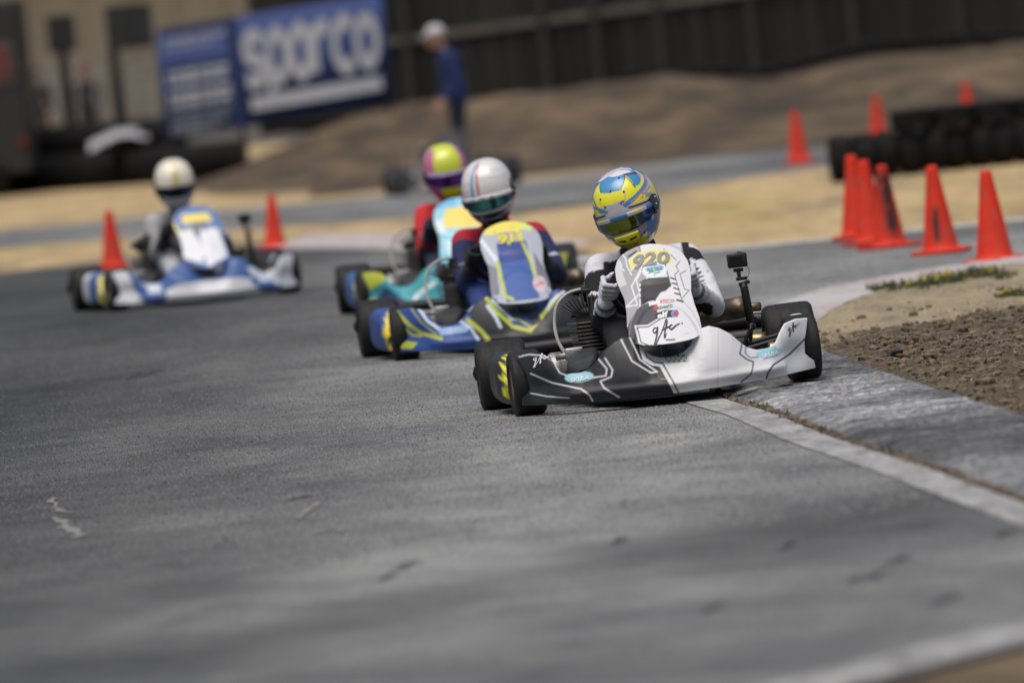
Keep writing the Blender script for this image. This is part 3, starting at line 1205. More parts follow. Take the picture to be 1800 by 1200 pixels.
def lettering(body, surf, center, width, height, mat, parent, tilt=0.0, shear=0.0, bold=0.0, lift=0.008, arc=0.0, name='lettering'):
    v, f, sz = text_mesh(body, shear, bold)
    v = v * np.array([width / sz[0], height / sz[1]])
    return lay(name, v, f, surf, center, mat, parent, tilt, lift, arc)


def ribbon(pts, w):
    """2D stroke with varying width -> verts, faces"""
    pts = [Vector((p[0], p[1])) for p in pts]
    v, f = [], []
    n = len(pts)
    for i, p in enumerate(pts):
        t = (pts[min(i + 1, n - 1)] - pts[max(i - 1, 0)]).normalized()
        k = w * (0.55 + 0.45 * math.sin(math.pi * i / (n - 1)))
        v += [(p.x - t.y * k / 2, p.y + t.x * k / 2), (p.x + t.y * k / 2, p.y - t.x * k / 2)]
    for i in range(n - 1):
        f.append((2 * i, 2 * i + 1, 2 * i + 3, 2 * i + 2))
    return v, f


def script_gfc(surf, center, width, mat, parent, tilt=0.0, w=0.0045):
    """the handwritten g f c"""
    VS = 0.74
    g = [(0.22, 0.30), (0.13, 0.33), (0.05, 0.22), (0.10, 0.12), (0.19, 0.22), (0.24, 0.34), (0.14, 0.02), (0.0, -0.30), (-0.04, -0.40), (0.02, -0.38), (0.16, -0.14), (0.34, 0.12)]
    f_ = [(0.34, 0.12), (0.50, 0.42), (0.58, 0.58), (0.60, 0.50), (0.46, 0.16), (0.36, -0.12), (0.38, -0.16), (0.46, 0.0)]
    bar = [(0.33, 0.16), (0.45, 0.21), (0.60, 0.25), (0.66, 0.25)]
    c_ = [(0.74, 0.27), (0.70, 0.31), (0.63, 0.24), (0.63, 0.14), (0.71, 0.14), (0.85, 0.24), (1.0, 0.29)]
    V, Fc = [], []
    for st in (g, f_, bar, c_):
        sm = smooth_line([(p[0], p[1]) for p in st], 5)
        v, f = ribbon([((p.x - 0.47) * width, (p.y - 0.08) * width * VS) for p in sm], w)
        o = len(V)
        V += v; Fc += [tuple(i + o for i in q) for q in f]
    dot = [(math.cos(a) * w * 0.6 + 0.60 * width, math.sin(a) * w * 0.6 + 0.14 * width) for a in np.linspace(0, 6.28, 8)[:-1]]
    o = len(V); V += dot; Fc.append(tuple(range(o, o + len(dot))))
    return lay('lettering', np.array(V), Fc, surf, center, mat, parent, tilt, 0.008)


def disc2(rx, ry, n=24):
    v = [(0, 0)] + [(rx * math.cos(2 * math.pi * k / n), ry * math.sin(2 * math.pi * k / n)) for k in range(n)]
    return np.array(v), [(0, 1 + k, 1 + (k + 1) % n) for k in range(n)]


# ================================================================== SHARED MECHANICAL PARTS
def tyre_mesh(r, w, rr):
    prof = []
    h = w / 2
    k = 0.028
    prof = [(rr, -h * 0.80), (rr + 0.01, -h * 0.95), (r - k * 1.4, -h), (r - k * 0.5, -h * 0.965), (r - k * 0.13, -h * 0.86), (r, -h * 0.70), (r + 0.001, 0),
            (r, h * 0.70), (r - k * 0.13, h * 0.86), (r - k * 0.5, h * 0.965), (r - k * 1.4, h), (rr + 0.01, h * 0.95), (rr, h * 0.80)]
    mb = MB().lathe(prof, (0, 0, 0), 'X', 44)
    return mb.mesh('tyre', M['tyre'])


def rim_mesh(rr, w):
    h = w / 2
    prof = [(rr + 0.004, -h * 0.84), (rr + 0.006, -h * 0.88), (rr - 0.008, -h * 0.80), (rr - 0.012, -h * 0.2), (0.035, -h * 0.1), (0.03, 0.0), (0.035, h * 0.1),
            (rr - 0.012, h * 0.2), (rr - 0.008, h * 0.80), (rr + 0.006, h * 0.88), (rr + 0.004, h * 0.84)]
    return MB().lathe(prof, (0, 0, 0), 'X', 32).mesh('rim', M['gold'])


def hub_mesh():
    mb = MB().lathe([(0.001, -0.05), (0.034, -0.05), (0.036, -0.045), (0.036, 0.04), (0.024, 0.05), (0.001, 0.05)], (0, 0, 0), 'X', 20)
    return mb.mesh('hub', M['gold'])


def pod_mesh(paint):
    """side pod along y, outer side at +x"""
    ny, na = 26, 40
    V, Fc = [], []
    for j in range(ny):
        t = j / (ny - 1)
        y = 0.19 + 0.66 * t
        k = 1 - 0.62 * (1 - min(t / 0.22, 1)) ** 2.2 - 0.35 * max((t - 0.85) / 0.15, 0) ** 2
        hw = 0.088 * (0.45 + 0.55 * k); hh = 0.098 * k + 0.004
        cx = 0.594 - 0.02 * (1 - k); cz = 0.045 + hh * 0.93
        for a_ in range(na):
            a = 2 * math.pi * a_ / na
            ca, sa = math.cos(a), math.sin(a)
            e = 2 / 3.2
            V.append((cx - 0.012 + hw * 0.9 * math.copysign(abs(ca) ** e, ca), y, cz + hh * math.copysign(abs(sa) ** e, sa)))
    for j in range(ny - 1):
        for a_ in range(na):
            b_ = (a_ + 1) % na
            Fc.append((j * na + a_, j * na + b_, (j + 1) * na + b_, (j + 1) * na + a_))
    Fc.append(tuple(range(na)))
    Fc.append(tuple((ny - 1) * na + k for k in reversed(range(na))))
    V = np.array(V)
    return V, Fc


def seat_mesh():
    mb = MB()
    prof = smooth_line([(0, 0.52, 0.10), (0, 0.62, 0.05), (0, 0.80, 0.05), (0, 0.93, 0.12), (0, 1.02, 0.30), (0, 1.07, 0.44)], 5)
    n = 14
    V, Fc = [], []
    for i, p in enumerate(prof):
        t = i / (len(prof) - 1)
        w = 0.17 + 0.03 * math.sin(math.pi * t)
        for k in range(n + 1):
            a = -1 + 2 * k / n
            lift = 0.13 * abs(a) ** 3 * (0.4 + 0.6 * math.sin(math.pi * min(t * 1.1, 1)))
            V.append((a * w, p.y - 0.10 * abs(a) ** 3 * t, p.z + lift * (1 - 0.6 * t)))
    for i in range(len(prof) - 1):
        for k in range(n):
            q = i * (n + 1) + k
            Fc.append((q, q + 1, q + n + 2, q + n + 1))
    return to_mesh('seat', V, Fc, M['black_plastic'])


def frame_mesh():
    mb = MB()
    for s in (-1, 1):
        mb.tube(smooth_line([(s * 0.16, -0.30, 0.055), (s * 0.24, -0.10, 0.055), (s * 0.30, 0.15, 0.055), (s * 0.31, 0.7, 0.055), (s * 0.30, 1.18, 0.075)], 5), 0.016)
        mb.tube([(s * 0.24, 0, 0.07), (s * 0.44, 0, 0.125)], 0.014)
        mb.tube(smooth_line([(s * 0.31, 0.28, 0.06), (s * 0.50, 0.30, 0.07), (s * 0.56, 0.36, 0.09), (s * 0.56, 0.72, 0.09), (s * 0.50, 0.78, 0.07), (s * 0.31, 0.80, 0.06)], 4), 0.011)
        mb.tube(smooth_line([(s * 0.31, 0.36, 0.13), (s * 0.50, 0.37, 0.16), (s * 0.56, 0.42, 0.17), (s * 0.56, 0.70, 0.17), (s * 0.50, 0.75, 0.16), (s * 0.31, 0.78, 0.13)], 4), 0.011)
        mb.tube(smooth_line([(s * 0.13, -0.30, 0.06), (s * 0.14, -0.40, 0.07), (s * 0.13, -0.40, 0.15), (s * 0.12, -0.28, 0.19)], 4), 0.010)
        mb.tube([(s * 0.30, 0.98, 0.07), (s * 0.30, 1.02, 0.155)], 0.018)
        mb.tube([(s * 0.44, 0.02, 0.13), (s * 0.04, 0.10, 0.16)], 0.007)
    mb.tube([(-0.25, -0.1, 0.055), (0.25, -0.1, 0.055)], 0.014)
    mb.tube([(-0.31, 0.35, 0.055), (0.31, 0.35, 0.055)], 0.014)
    mb.tube([(-0.31, 0.98, 0.065), (0.31, 0.98, 0.065)], 0.014)
    mb.tube(smooth_line([(-0.3, 1.18, 0.08), (-0.36, 1.30, 0.10), (0, 1.34, 0.10), (0.36, 1.30, 0.10), (0.3, 1.18, 0.08)], 5), 0.012)
    return mb.mesh('frame', M['black_metal'])


def bumper_mesh():
    mb = MB()
    mb.tube(smooth_line([(-0.66, 1.22, 0.15), (-0.62, 1.30, 0.15), (-0.3, 1.33, 0.15), (0.3, 1.33, 0.15), (0.62, 1.30, 0.15), (0.66, 1.22, 0.15)], 6), 0.045, 10)
    mb.tube(smooth_line([(-0.6, 1.30, 0.22), (-0.3, 1.33, 0.22), (0.3, 1.33, 0.22), (0.6, 1.30, 0.22)], 6), 0.03, 10)
    return mb.mesh('rear_bumper', M['black_plastic'])


WHEEL_C = Vector((0.0, 0.29, 0.440))
WHEEL_N = Vector((0, 0.80, 0.60)).normalized()      # the steering axis, towards the driver
WHEEL_T = Vector((0, -0.60, 0.80)).normalized()     # "up" in the plane of the wheel
WHEEL_R = 0.155


def rim_pt(a, squash=0.92):
    return WHEEL_C + Vector((1, 0, 0)) * (WHEEL_R * math.cos(a)) + WHEEL_T * (WHEEL_R * squash * math.sin(a))


def steering_mesh():
    mb = MB()
    ring = [rim_pt(2 * math.pi * k / 30) for k in range(31)]
    mb.tube(ring, 0.0145, 8, False)
    for a in (0.35, math.pi - 0.35, -math.pi / 2):
        mb.tube([WHEEL_C - WHEEL_N * 0.02, rim_pt(a)], [0.016, 0.009], 8)
    mb.lathe([(0.001, 0), (0.035, 0), (0.035, 0.03), (0.001, 0.03)], WHEEL_C - Vector((0, 0, 0.02)), 'Z', 14)
    return mb.mesh('steering_wheel', M['black_plastic'])


# ------------------------------------------------------------------ the air-cooled engine on the photo's left of the seat
EX, EY = -0.238, 0.62


def eng_case():
    mb = MB()
    mb.box((EX, EY + 0.02, 0.125), (0.15, 0.22, 0.15), None, 0.02)
    mb.box((EX - 0.10, EY + 0.03, 0.13), (0.09, 0.16, 0.13), None, 0.018)
    mb.lathe([(0.001, -0.03), (0.075, -0.03), (0.08, -0.02), (0.08, 0.02), (0.06, 0.03), (0.001, 0.03)], (EX - 0.15, EY + 0.03, 0.135), 'X', 20)
    mb.tube([(EX + 0.05, EY + 0.09, 0.20), (EX + 0.10, EY + 0.25, 0.22), (EX + 0.1, EY + 0.38, 0.24)], [0.03, 0.035, 0.05], 12)
    return mb.mesh('crankcase', M['cast'])


def eng_fins():
    """stack of plate fins round the barrel"""
    mb = MB()
    mb.lathe([(0.052, 0.20), (0.056, 0.34)], (EX, EY, 0), 'Z', 24)
    n = 8
    for i in range(n):
        z = 0.213 + 0.0155 * i
        r = 0.078 + 0.0026 * i
        prof = [(0.05, z - 0.002), (r - 0.003, z - 0.0022), (r, z), (r - 0.003, z + 0.0022), (0.05, z + 0.002)]
        base = len(mb.v)
        mb.lathe(prof, (0, 0, 0), 'Z', 28)
        for q in range(base, len(mb.v)):      # square the round plate a little
            v = mb.v[q]
            L = math.hypot(v.x, v.y)
            a = math.atan2(v.y, v.x)
            k = 1 / (abs(math.cos(a)) ** 4 + abs(math.sin(a)) ** 4) ** 0.25
            v.x *= k * 0.95; v.y *= k * 0.95
            v.x += EX; v.y += EY
    return mb.mesh('cooling_fins', M['cast_dark'])


def eng_head():
    """sunburst of upright fins"""
    mb = MB()
    mb.lathe([(0.001, 0.345), (0.075, 0.345), (0.06, 0.375), (0.03, 0.39), (0.001, 0.392)], (EX, EY, 0), 'Z', 22)
    for i in range(-7, 8):
        a = i / 7 * R(58)
        x0 = EX + 0.055 * math.sin(a) * 0.9
        dx, dz = math.sin(a), math.cos(a)
        L = 0.092 - 0.010 * abs(i) / 7
        p0 = Vector((x0, EY, 0.345)); p1 = p0 + Vector((dx * L, 0, dz * L))
        w = Vector((dz, 0, -dx)) * 0.0022
        d0, d1 = Vector((0, 0.075, 0)), Vector((0, 0.082, 0))
        vs_ = [p0 - w - d0, p0 + w - d0, p1 + w * 0.7 - d1, p1 - w * 0.7 - d1, p0 - w + d0, p0 + w + d0, p1 + w * 0.7 + d1, p1 - w * 0.7 + d1]
        mb.add(vs_, [(0, 1, 2, 3), (5, 4, 7, 6), (1, 5, 6, 2), (4, 0, 3, 7), (3, 2, 6, 7)])
    mb.box((EX + 0.004, EY - 0.02, 0.445), (0.045, 0.05, 0.02), None, 0.004)
    mb.tube([(EX, EY, 0.40), (EX, EY, 0.455)], 0.012)
    return mb.mesh('cylinder_head', M['black_metal'])


def eng_airbox():
    """filter box leaning forward out of the carburettor"""
    V, Fc = [], []
    secs = [(-0.10, 0.115, 0.030, 0.030, -0.300), (-0.06, 0.135, 0.062, 0.044, -0.295), (0.02, 0.150, 0.076, 0.052, -0.288), (0.10, 0.168, 0.070, 0.052, -0.280), (0.15, 0.18, 0.05, 0.04, -0.27)]
    n = 24
    for (yy, cz, hw, hh, cx) in secs:
        for k in range(n):
            a = 2 * math.pi * k / n
            ca, sa = math.cos(a), math.sin(a)
            V.append((cx - 0.012 + hw * 0.9 * math.copysign(abs(ca) ** 0.55, ca), 0.33 + yy, cz + hh * math.copysign(abs(sa) ** 0.55, sa) + 0.22 * (ca * hw)))
    for j in range(len(secs) - 1):
        for k in range(n):
            b_ = (k + 1) % n
            Fc.append((j * n + k, j * n + b_, (j + 1) * n + b_, (j + 1) * n + k))
    Fc.append(tuple(range(n))); Fc.append(tuple((len(secs) - 1) * n + k for k in reversed(range(n))))
    mb = MB(); mb.add(V, Fc)
    mb.tube([(EX + 0.01, 0.45, 0.18), (EX, 0.56, 0.18)], 0.026, 14)
    mb.sphere((-0.312, 0.262, 0.128), 0.028, 10, 1.3, 0.5, 0.42)
    return mb.mesh('air_box', M['grey_plastic'])


def eng_carb():
    mb = MB()
    mb.box((EX - 0.085, EY - 0.13, 0.205), (0.075, 0.06, 0.05), None, 0.008)
    mb.tube([(EX - 0.16, EY - 0.13, 0.20), (EX - 0.05, EY - 0.13, 0.20)], 0.014, 10)
    return mb.mesh('carburettor', M['cast'])


def eng_hose():
    pts = smooth_line([(EX - 0.02, EY - 0.03, 0.455), (EX - 0.075, EY - 0.05, 0.446), (EX - 0.125, EY - 0.06, 0.405), (EX - 0.145, EY - 0.07, 0.33), (EX - 0.140, EY - 0.09, 0.26), (EX - 0.115, EY - 0.11, 0.20)], 6)
    return MB().tube(pts, 0.0072, 8).mesh('plug_lead', M['hose'])


def exhaust_mesh():
    pts = smooth_line([(EX + 0.02, 0.74, 0.22), (EX + 0.08, 0.98, 0.25), (0.0, 1.14, 0.26), (0.22, 1.12, 0.27), (0.36, 1.00, 0.285), (0.40, 0.90, 0.29)], 6)
    rs = [0.026 + 0.022 * math.sin(math.pi * min(i / (len(pts) - 1) * 1.05, 1)) for i in range(len(pts))]
    mb = MB().tube(pts, rs, 14)
    mb.tube([(0.34, 0.99, 0.285), (0.405, 0.93, 0.29), (0.42, 0.92, 0.29)], [0.045, 0.046, 0.028], 16)
    mb.tube([(0.415, 0.93, 0.288), (0.475, 0.90, 0.284)], 0.019, 12)
    return mb.mesh('exhaust', M['bronze'])


M['cast_dark'] = simple('sooty_aluminium', (0.15, 0.15, 0.15), 0.45, 0.5, 0.3, 50)


def make_wheel(parent, x, y, front, steer=0.0):
    r, w = (0.130, 0.132) if front else (0.140, 0.208)
    wh = empty('wheel', (x, y, r), (0, 0, steer), parent)
    shared('tyre', ('tyre', front), lambda: tyre_mesh(r, w, 0.066), wh)
    shared('rim', ('rim', front), lambda: rim_mesh(0.066, w), wh)
    shared('hub', 'hub', hub_mesh, wh, (-math.copysign(w * 0.45 + 0.02, x), 0, 0))
    return wh


def camera_mount(parent):
    """action camera on a jointed arm"""
    t = empty('camera_mount', (0, 0, 0), (0, 0, 0), parent)
    A = Vector((0.345, 0.42, 0.095)); B = Vector((0.397, 0.42, 0.225)); D_ = Vector((0.385, 0.42, 0.40)); E = Vector((0.372, 0.42, 0.452))
    mb = MB()
    for q in (-0.016, 0.016):
        mb.tube(smooth_line([A + Vector((0, q, 0)), (A + B) / 2 + Vector((0.012 * (1 if q > 0 else -1), q, 0)), B + Vector((0, q, 0))], 4), 0.0075, 8)
    mb.sphere(A, 0.016, 10); mb.sphere(B, 0.018, 10); mb.sphere((A + B) / 2, 0.013, 8)
    mb.tube([B, B.lerp(D_, 0.12), B.lerp(D_, 0.2), B.lerp(D_, 0.9), D_], [0.012, 0.012, 0.0175, 0.0165, 0.012], 12)
    mb.tube([B + Vector((-0.02, 0, 0.03)), B + Vector((0.024, 0, 0.03))], 0.007, 8)
    mb.tube([D_ + Vector((-0.018, 0, -0.005)), D_ + Vector((0.026, 0, 0.005))], 0.008, 8)
    mb.box(D_ + Vector((-0.004, 0, 0.02)), (0.045, 0.02, 0.014), None, 0.003)
    mb.tube([D_ + Vector((-0.012, 0, 0.02)), E], 0.008, 8)
    mb.box(E + Vector((0, 0, 0.004)), (0.04, 0.022, 0.014), None, 0.003)
    mb.tube(smooth_line([D_ + Vector((0.02, 0, 0.02)), D_ + Vector((0.031, 0, 0.05)), E + Vector((0.026, 0, 0.03))], 4), 0.0012, 5)
    mb.build('arm', M['black_metal'], t)
    Ec = E + Vector((0, 0, 0.043))
    MB().box(Ec, (0.080, 0.036, 0.058), None, 0.006).build('camera_body', M['black_plastic'], t)
    MB().box(Ec + Vector((-0.006, -0.0185, -0.001)), (0.052, 0.002, 0.036), None, 0.0).build('screen', M['screen'], t, False)
    MB().box(Ec + Vector((0.012, 0, 0.031)), (0.02, 0.014, 0.005), None, 0.001).build('button', M['grey_plastic'], t)
    return t


M['screen'] = simple('camera_screen', (0.008, 0.010, 0.014), 0.12, 0, 0.2)


def make_kart(loc, yaw, roll, nose_paint, panel_paint, pod_l, pod_r, label, group, hi=False, mount=False, steer=R(4)):
    k = empty('racing_kart', loc, (0, roll, yaw))
    tag(k, label, 'kart', group)
    make_nose(nose_paint, k, hi)
    make_panel(panel_paint, k, hi)
    for s, pnt in ((-1, pod_l), (1, pod_r)):
        V, Fc = pod_mesh(None)
        V = V.copy()
        if s > 0: V[:, 0] = 0.597 + (V[:, 0] - 0.57) * 0.6
        V[:, 0] *= s
        # design coordinates of a pod: wrap the front and outer side, u from inside to outside then rearward
        u = np.abs(V[:, 0]) - 0.51 + (V[:, 1] - 0.19) * 0.5
        me = to_mesh('side_pod', V, [tuple(reversed(f)) for f in Fc] if s < 0 else Fc, M['bodywork'], True, pnt(u, V[:, 2]))
        link_mesh('side_pod', me, k)
    make_wheel(k, -0.553, 0, True, steer); make_wheel(k, 0.553, 0, True, steer)
    make_wheel(k, -0.592, 1.05, False); make_wheel(k, 0.592, 1.05, False)
    shared('frame', 'frame', frame_mesh, k)
    shared('floor_tray', 'tray', lambda: MB().add([(-0.17, -0.33, 0.034), (0.17, -0.33, 0.034), (0.30, 0.1, 0.034), (0.30, 0.5, 0.034), (-0.30, 0.5, 0.034), (-0.30, 0.1, 0.034)], [(0, 1, 2, 3, 4, 5)]).mesh('floor_tray', M['grey_plastic'], False), k)
    shared('seat', 'seat', seat_mesh, k)
    shared('rear_axle', 'axle', lambda: MB().tube([(-0.52, 1.05, 0.14), (0.52, 1.05, 0.14)], 0.02, 12).lathe([(0.09, -0.006), (0.10, -0.006), (0.10, 0.006), (0.09, 0.006)], (0.12, 1.05, 0.14), 'X', 24, True).mesh('rear_axle', M['steel']), k)
    shared('rear_bumper', 'bumper', bumper_mesh, k)
    shared('steering_wheel', 'steer', steering_mesh, k)
    shared('steering_column', 'column', lambda: MB().tube([WHEEL_C - WHEEL_N * 0.02, (0, -0.12, 0.10)], 0.011, 10).mesh('steering_column', M['black_metal']), k)
    shared('fuel_tank', 'tank', lambda: MB().box((0, 0.16, 0.13), (0.20, 0.24, 0.17), None, 0.03).mesh('fuel_tank', M['grey_plastic']), k)
    e = empty('engine', (0, 0, 0), (0, 0, 0), k)
    shared('crankcase', 'case', eng_case, e)
    shared('cooling_fins', 'fins', eng_fins, e)
    shared('cylinder_head', 'head', eng_head, e)
    shared('air_box', 'airbox', eng_airbox, e)
    shared('carburettor', 'carb', eng_carb, e)
    shared('inlet_pipe', 'inlet', lambda: MB().tube([(EX + 0.05, EY - 0.10, 0.19), (EX + 0.12, EY - 0.10, 0.195)], 0.012, 10).mesh('inlet_pipe', M['cast']), e)
    shared('fuel_pump', 'pump', lambda: MB().box((EX - 0.035, EY - 0.33, 0.10), (0.06, 0.035, 0.03), None, 0.006).mesh('fuel_pump', M['cast']), e)
    shared('plug_lead', 'hose', eng_hose, e)
    shared('exhaust', 'exhaust', exhaust_mesh, e)
    if mount: camera_mount(k)
    return k

# ================================================================== PEOPLE
def fuse(name, bones, voxel, smooth_it=6):
    """tapered limbs grown together into one continuous skin"""
    mb = MB()
    for (a, ra, b_, rb) in bones:
        a, b_ = Vector(a), Vector(b_)
        d = b_ - a
        L = d.length
        t = d.normalized() if L > 1e-6 else Vector((0, 0, 1))
        pts, rs = [], []
        for k in range(5):
            an = math.pi / 2 * (1 - k / 4)
            pts.append(a - t * ra * math.sin(an)); rs.append(max(ra * math.cos(an), 1e-4))
        for k in range(5):
            an = math.pi / 2 * k / 4
            pts.append(b_ + t * rb * math.sin(an)); rs.append(max(rb * math.cos(an), 1e-4))
        mb.tube(pts, rs, 14)
    me = mb.mesh(name)
    ob = bpy.data.objects.new(name, me)
    C.objects.link(ob)
    rm = ob.modifiers.new('r', 'REMESH'); rm.mode = 'VOXEL'; rm.voxel_size = voxel
    sm = ob.modifiers.new('s', 'SMOOTH'); sm.factor = 0.5; sm.iterations = smooth_it
    dg = bpy.context.evaluated_depsgraph_get()
    out = bpy.data.meshes.new_from_object(ob.evaluated_get(dg))
    bpy.data.objects.remove(ob)
    bpy.data.meshes.remove(me)
    out.polygons.foreach_set('use_smooth', [True] * len(out.polygons))
    return out


def coords(me):
    v = np.empty(len(me.vertices) * 3, dtype=np.float32)
    me.vertices.foreach_get('co', v)
    return v.reshape(-1, 3).astype(float)


A_L, A_R = math.pi - 0.12, 0.12          # where the hands hold the rim
HAND_L, HAND_R = rim_pt(A_L), rim_pt(A_R)
HEAD = Vector((-0.028, 0.60, 0.756))
SH_L, SH_R = Vector((-0.158, 0.71, 0.520)), Vector((0.185, 0.75, 0.520))
EL_L, EL_R = Vector((-0.190, 0.52, 0.315)), Vector((0.262, 0.54, 0.320))
WR_L = HAND_L + Vector((-0.025, 0.055, -0.060))
WR_R = HAND_R + Vector((0.030, 0.060, -0.055))


def driver_bones():
    bn = []
    pel, che = Vector((0, 0.84, 0.17)), Vector((0.005, 0.83, 0.42))
    bn += [((-0.07, 0.84, 0.16), 0.10, (0.07, 0.84, 0.16), 0.10), (pel, 0.125, (0, 0.84, 0.30), 0.125), ((0, 0.84, 0.30), 0.125, che, 0.135)]
    bn += [((-0.075, 0.80, 0.44), 0.108, (0.085, 0.81, 0.43), 0.108)]
    neck = Vector((0.005, 0.73, 0.585))
    bn += [(che, 0.12, neck, 0.075), (neck, 0.062, HEAD + Vector((0.005, 0.03, -0.09)), 0.058)]
    for sh, el, wr in ((SH_L, EL_L, WR_L), (SH_R, EL_R, WR_R)):
        bn += [(che + Vector((0, -0.04, 0.07)), 0.095, sh, 0.070), (sh, 0.070, sh.lerp(el, 0.5) + Vector((math.copysign(0.012, sh.x), 0, 0)), 0.059),
               (sh.lerp(el, 0.5) + Vector((math.copysign(0.012, sh.x), 0, 0)), 0.059, el, 0.050), (el, 0.050, el.lerp(wr, 0.45), 0.048), (el.lerp(wr, 0.45), 0.048, wr, 0.036)]
    for s in (-1, 1):
        hip, kn, an = Vector((s * 0.10, 0.80, 0.16)), Vector((s * 0.135, 0.40, 0.275)), Vector((s * 0.15, 0.02, 0.14))
        bn += [(hip, 0.098, kn, 0.066), (kn, 0.066, kn.lerp(an, 0.4), 0.060), (kn.lerp(an, 0.4), 0.060, an, 0.040), (an, 0.040, an + Vector((0, -0.06, -0.03)), 0.038),
               (an + Vector((0, -0.04, -0.03)), 0.038, an + Vector((0, -0.14, 0.07)), 0.032)]
    return bn


def hand_bones(h, side):
    """closed hand on the rim; side = -1 for the photo's left"""
    a = A_L if side < 0 else A_R
    t = (rim_pt(a + (-0.1 if side < 0 else 0.1)) - h).normalized()     # along the rim, upward
    fwd = -WHEEL_N
    out = (h - WHEEL_C).normalized()
    q = lambda x, y, z: h + t * x + out * y + fwd * z
    bn = []
    for i, (o, L) in enumerate(((0.033, 0.94), (0.0115, 1.0), (-0.0105, 0.95), (-0.031, 0.82))):
        k0, k1, k2, k3 = q(o * 1.05, 0.034, -0.022), q(o, 0.036 * L, 0.026 * L), q(o * 0.97, -0.008, 0.034 * L), q(o * 0.95, -0.030 * L, 0.010)
        bn += [(k0, 0.0120, k1, 0.0110), (k1, 0.0108, k2, 0.0100), (k2, 0.0100, k3, 0.0090)]
    for o in (0.028, 0.01, -0.01, -0.028):
        bn.append((q(o, 0.030, -0.024), 0.014, q(o * 0.7 - 0.03, 0.012, -0.052), 0.016))
    bn += [(q(0.0, 0.012, -0.045), 0.018, q(0.035, -0.006, -0.038), 0.0135), (q(0.035, -0.006, -0.038), 0.0130, q(0.058, -0.022, -0.014), 0.0115), (q(0.058, -0.022, -0.014), 0.0112, q(0.060, -0.024, 0.016), 0.0098)]
    wr = WR_L if side < 0 else WR_R
    el = EL_L if side < 0 else EL_R
    bn += [(q(-0.03, 0.012, -0.048), 0.024, wr, 0.036), (wr, 0.037, wr.lerp(el, 0.16), 0.047)]
    return bn


BODY = fuse('body', driver_bones(), 0.011, 5)
GLOVE = {s: fuse('glove', hand_bones(HAND_L if s < 0 else HAND_R, s), 0.0034, 3) for s in (-1, 1)}


# ------------------------------------------------------------------ helmets
def helm_pt(az, el, off=0.0):
    """helmet surface; az from the face (0) to the right, el up; arrays in radians"""
    ce, se = np.cos(el), np.sin(el)
    dx, dy, dz = np.sin(az) * ce, -np.cos(az) * ce, se
    p = 2.35
    ay = np.where(dy < 0, 0.148, 0.158)
    az_ = np.where(dz > 0, 0.163, 0.166)
    rad = (np.abs(dx / 0.127) ** p + np.abs(dy / ay) ** p + np.abs(dz / az_) ** p) ** (-1 / p)
    # chin bar juts forward, the neck roll tucks in at the back
    chin = np.exp(-((el + 0.55) / 0.30) ** 2) * np.clip(np.cos(az), 0, 1) ** 1.5
    rad = rad * (1 + 0.075 * chin)
    rad = rad * (1 - 0.05 * np.exp(-((el + 0.7) / 0.3) ** 2) * np.clip(-np.cos(az), 0, 1))
    # jaw narrows
    rad = rad + off
    x, y, z = dx * rad, dy * rad, dz * rad
    x = x * (1 - 0.16 * np.clip((-z - 0.03) / 0.12, 0, 1))
    z = np.maximum(z, -0.155)
    return x, y, z


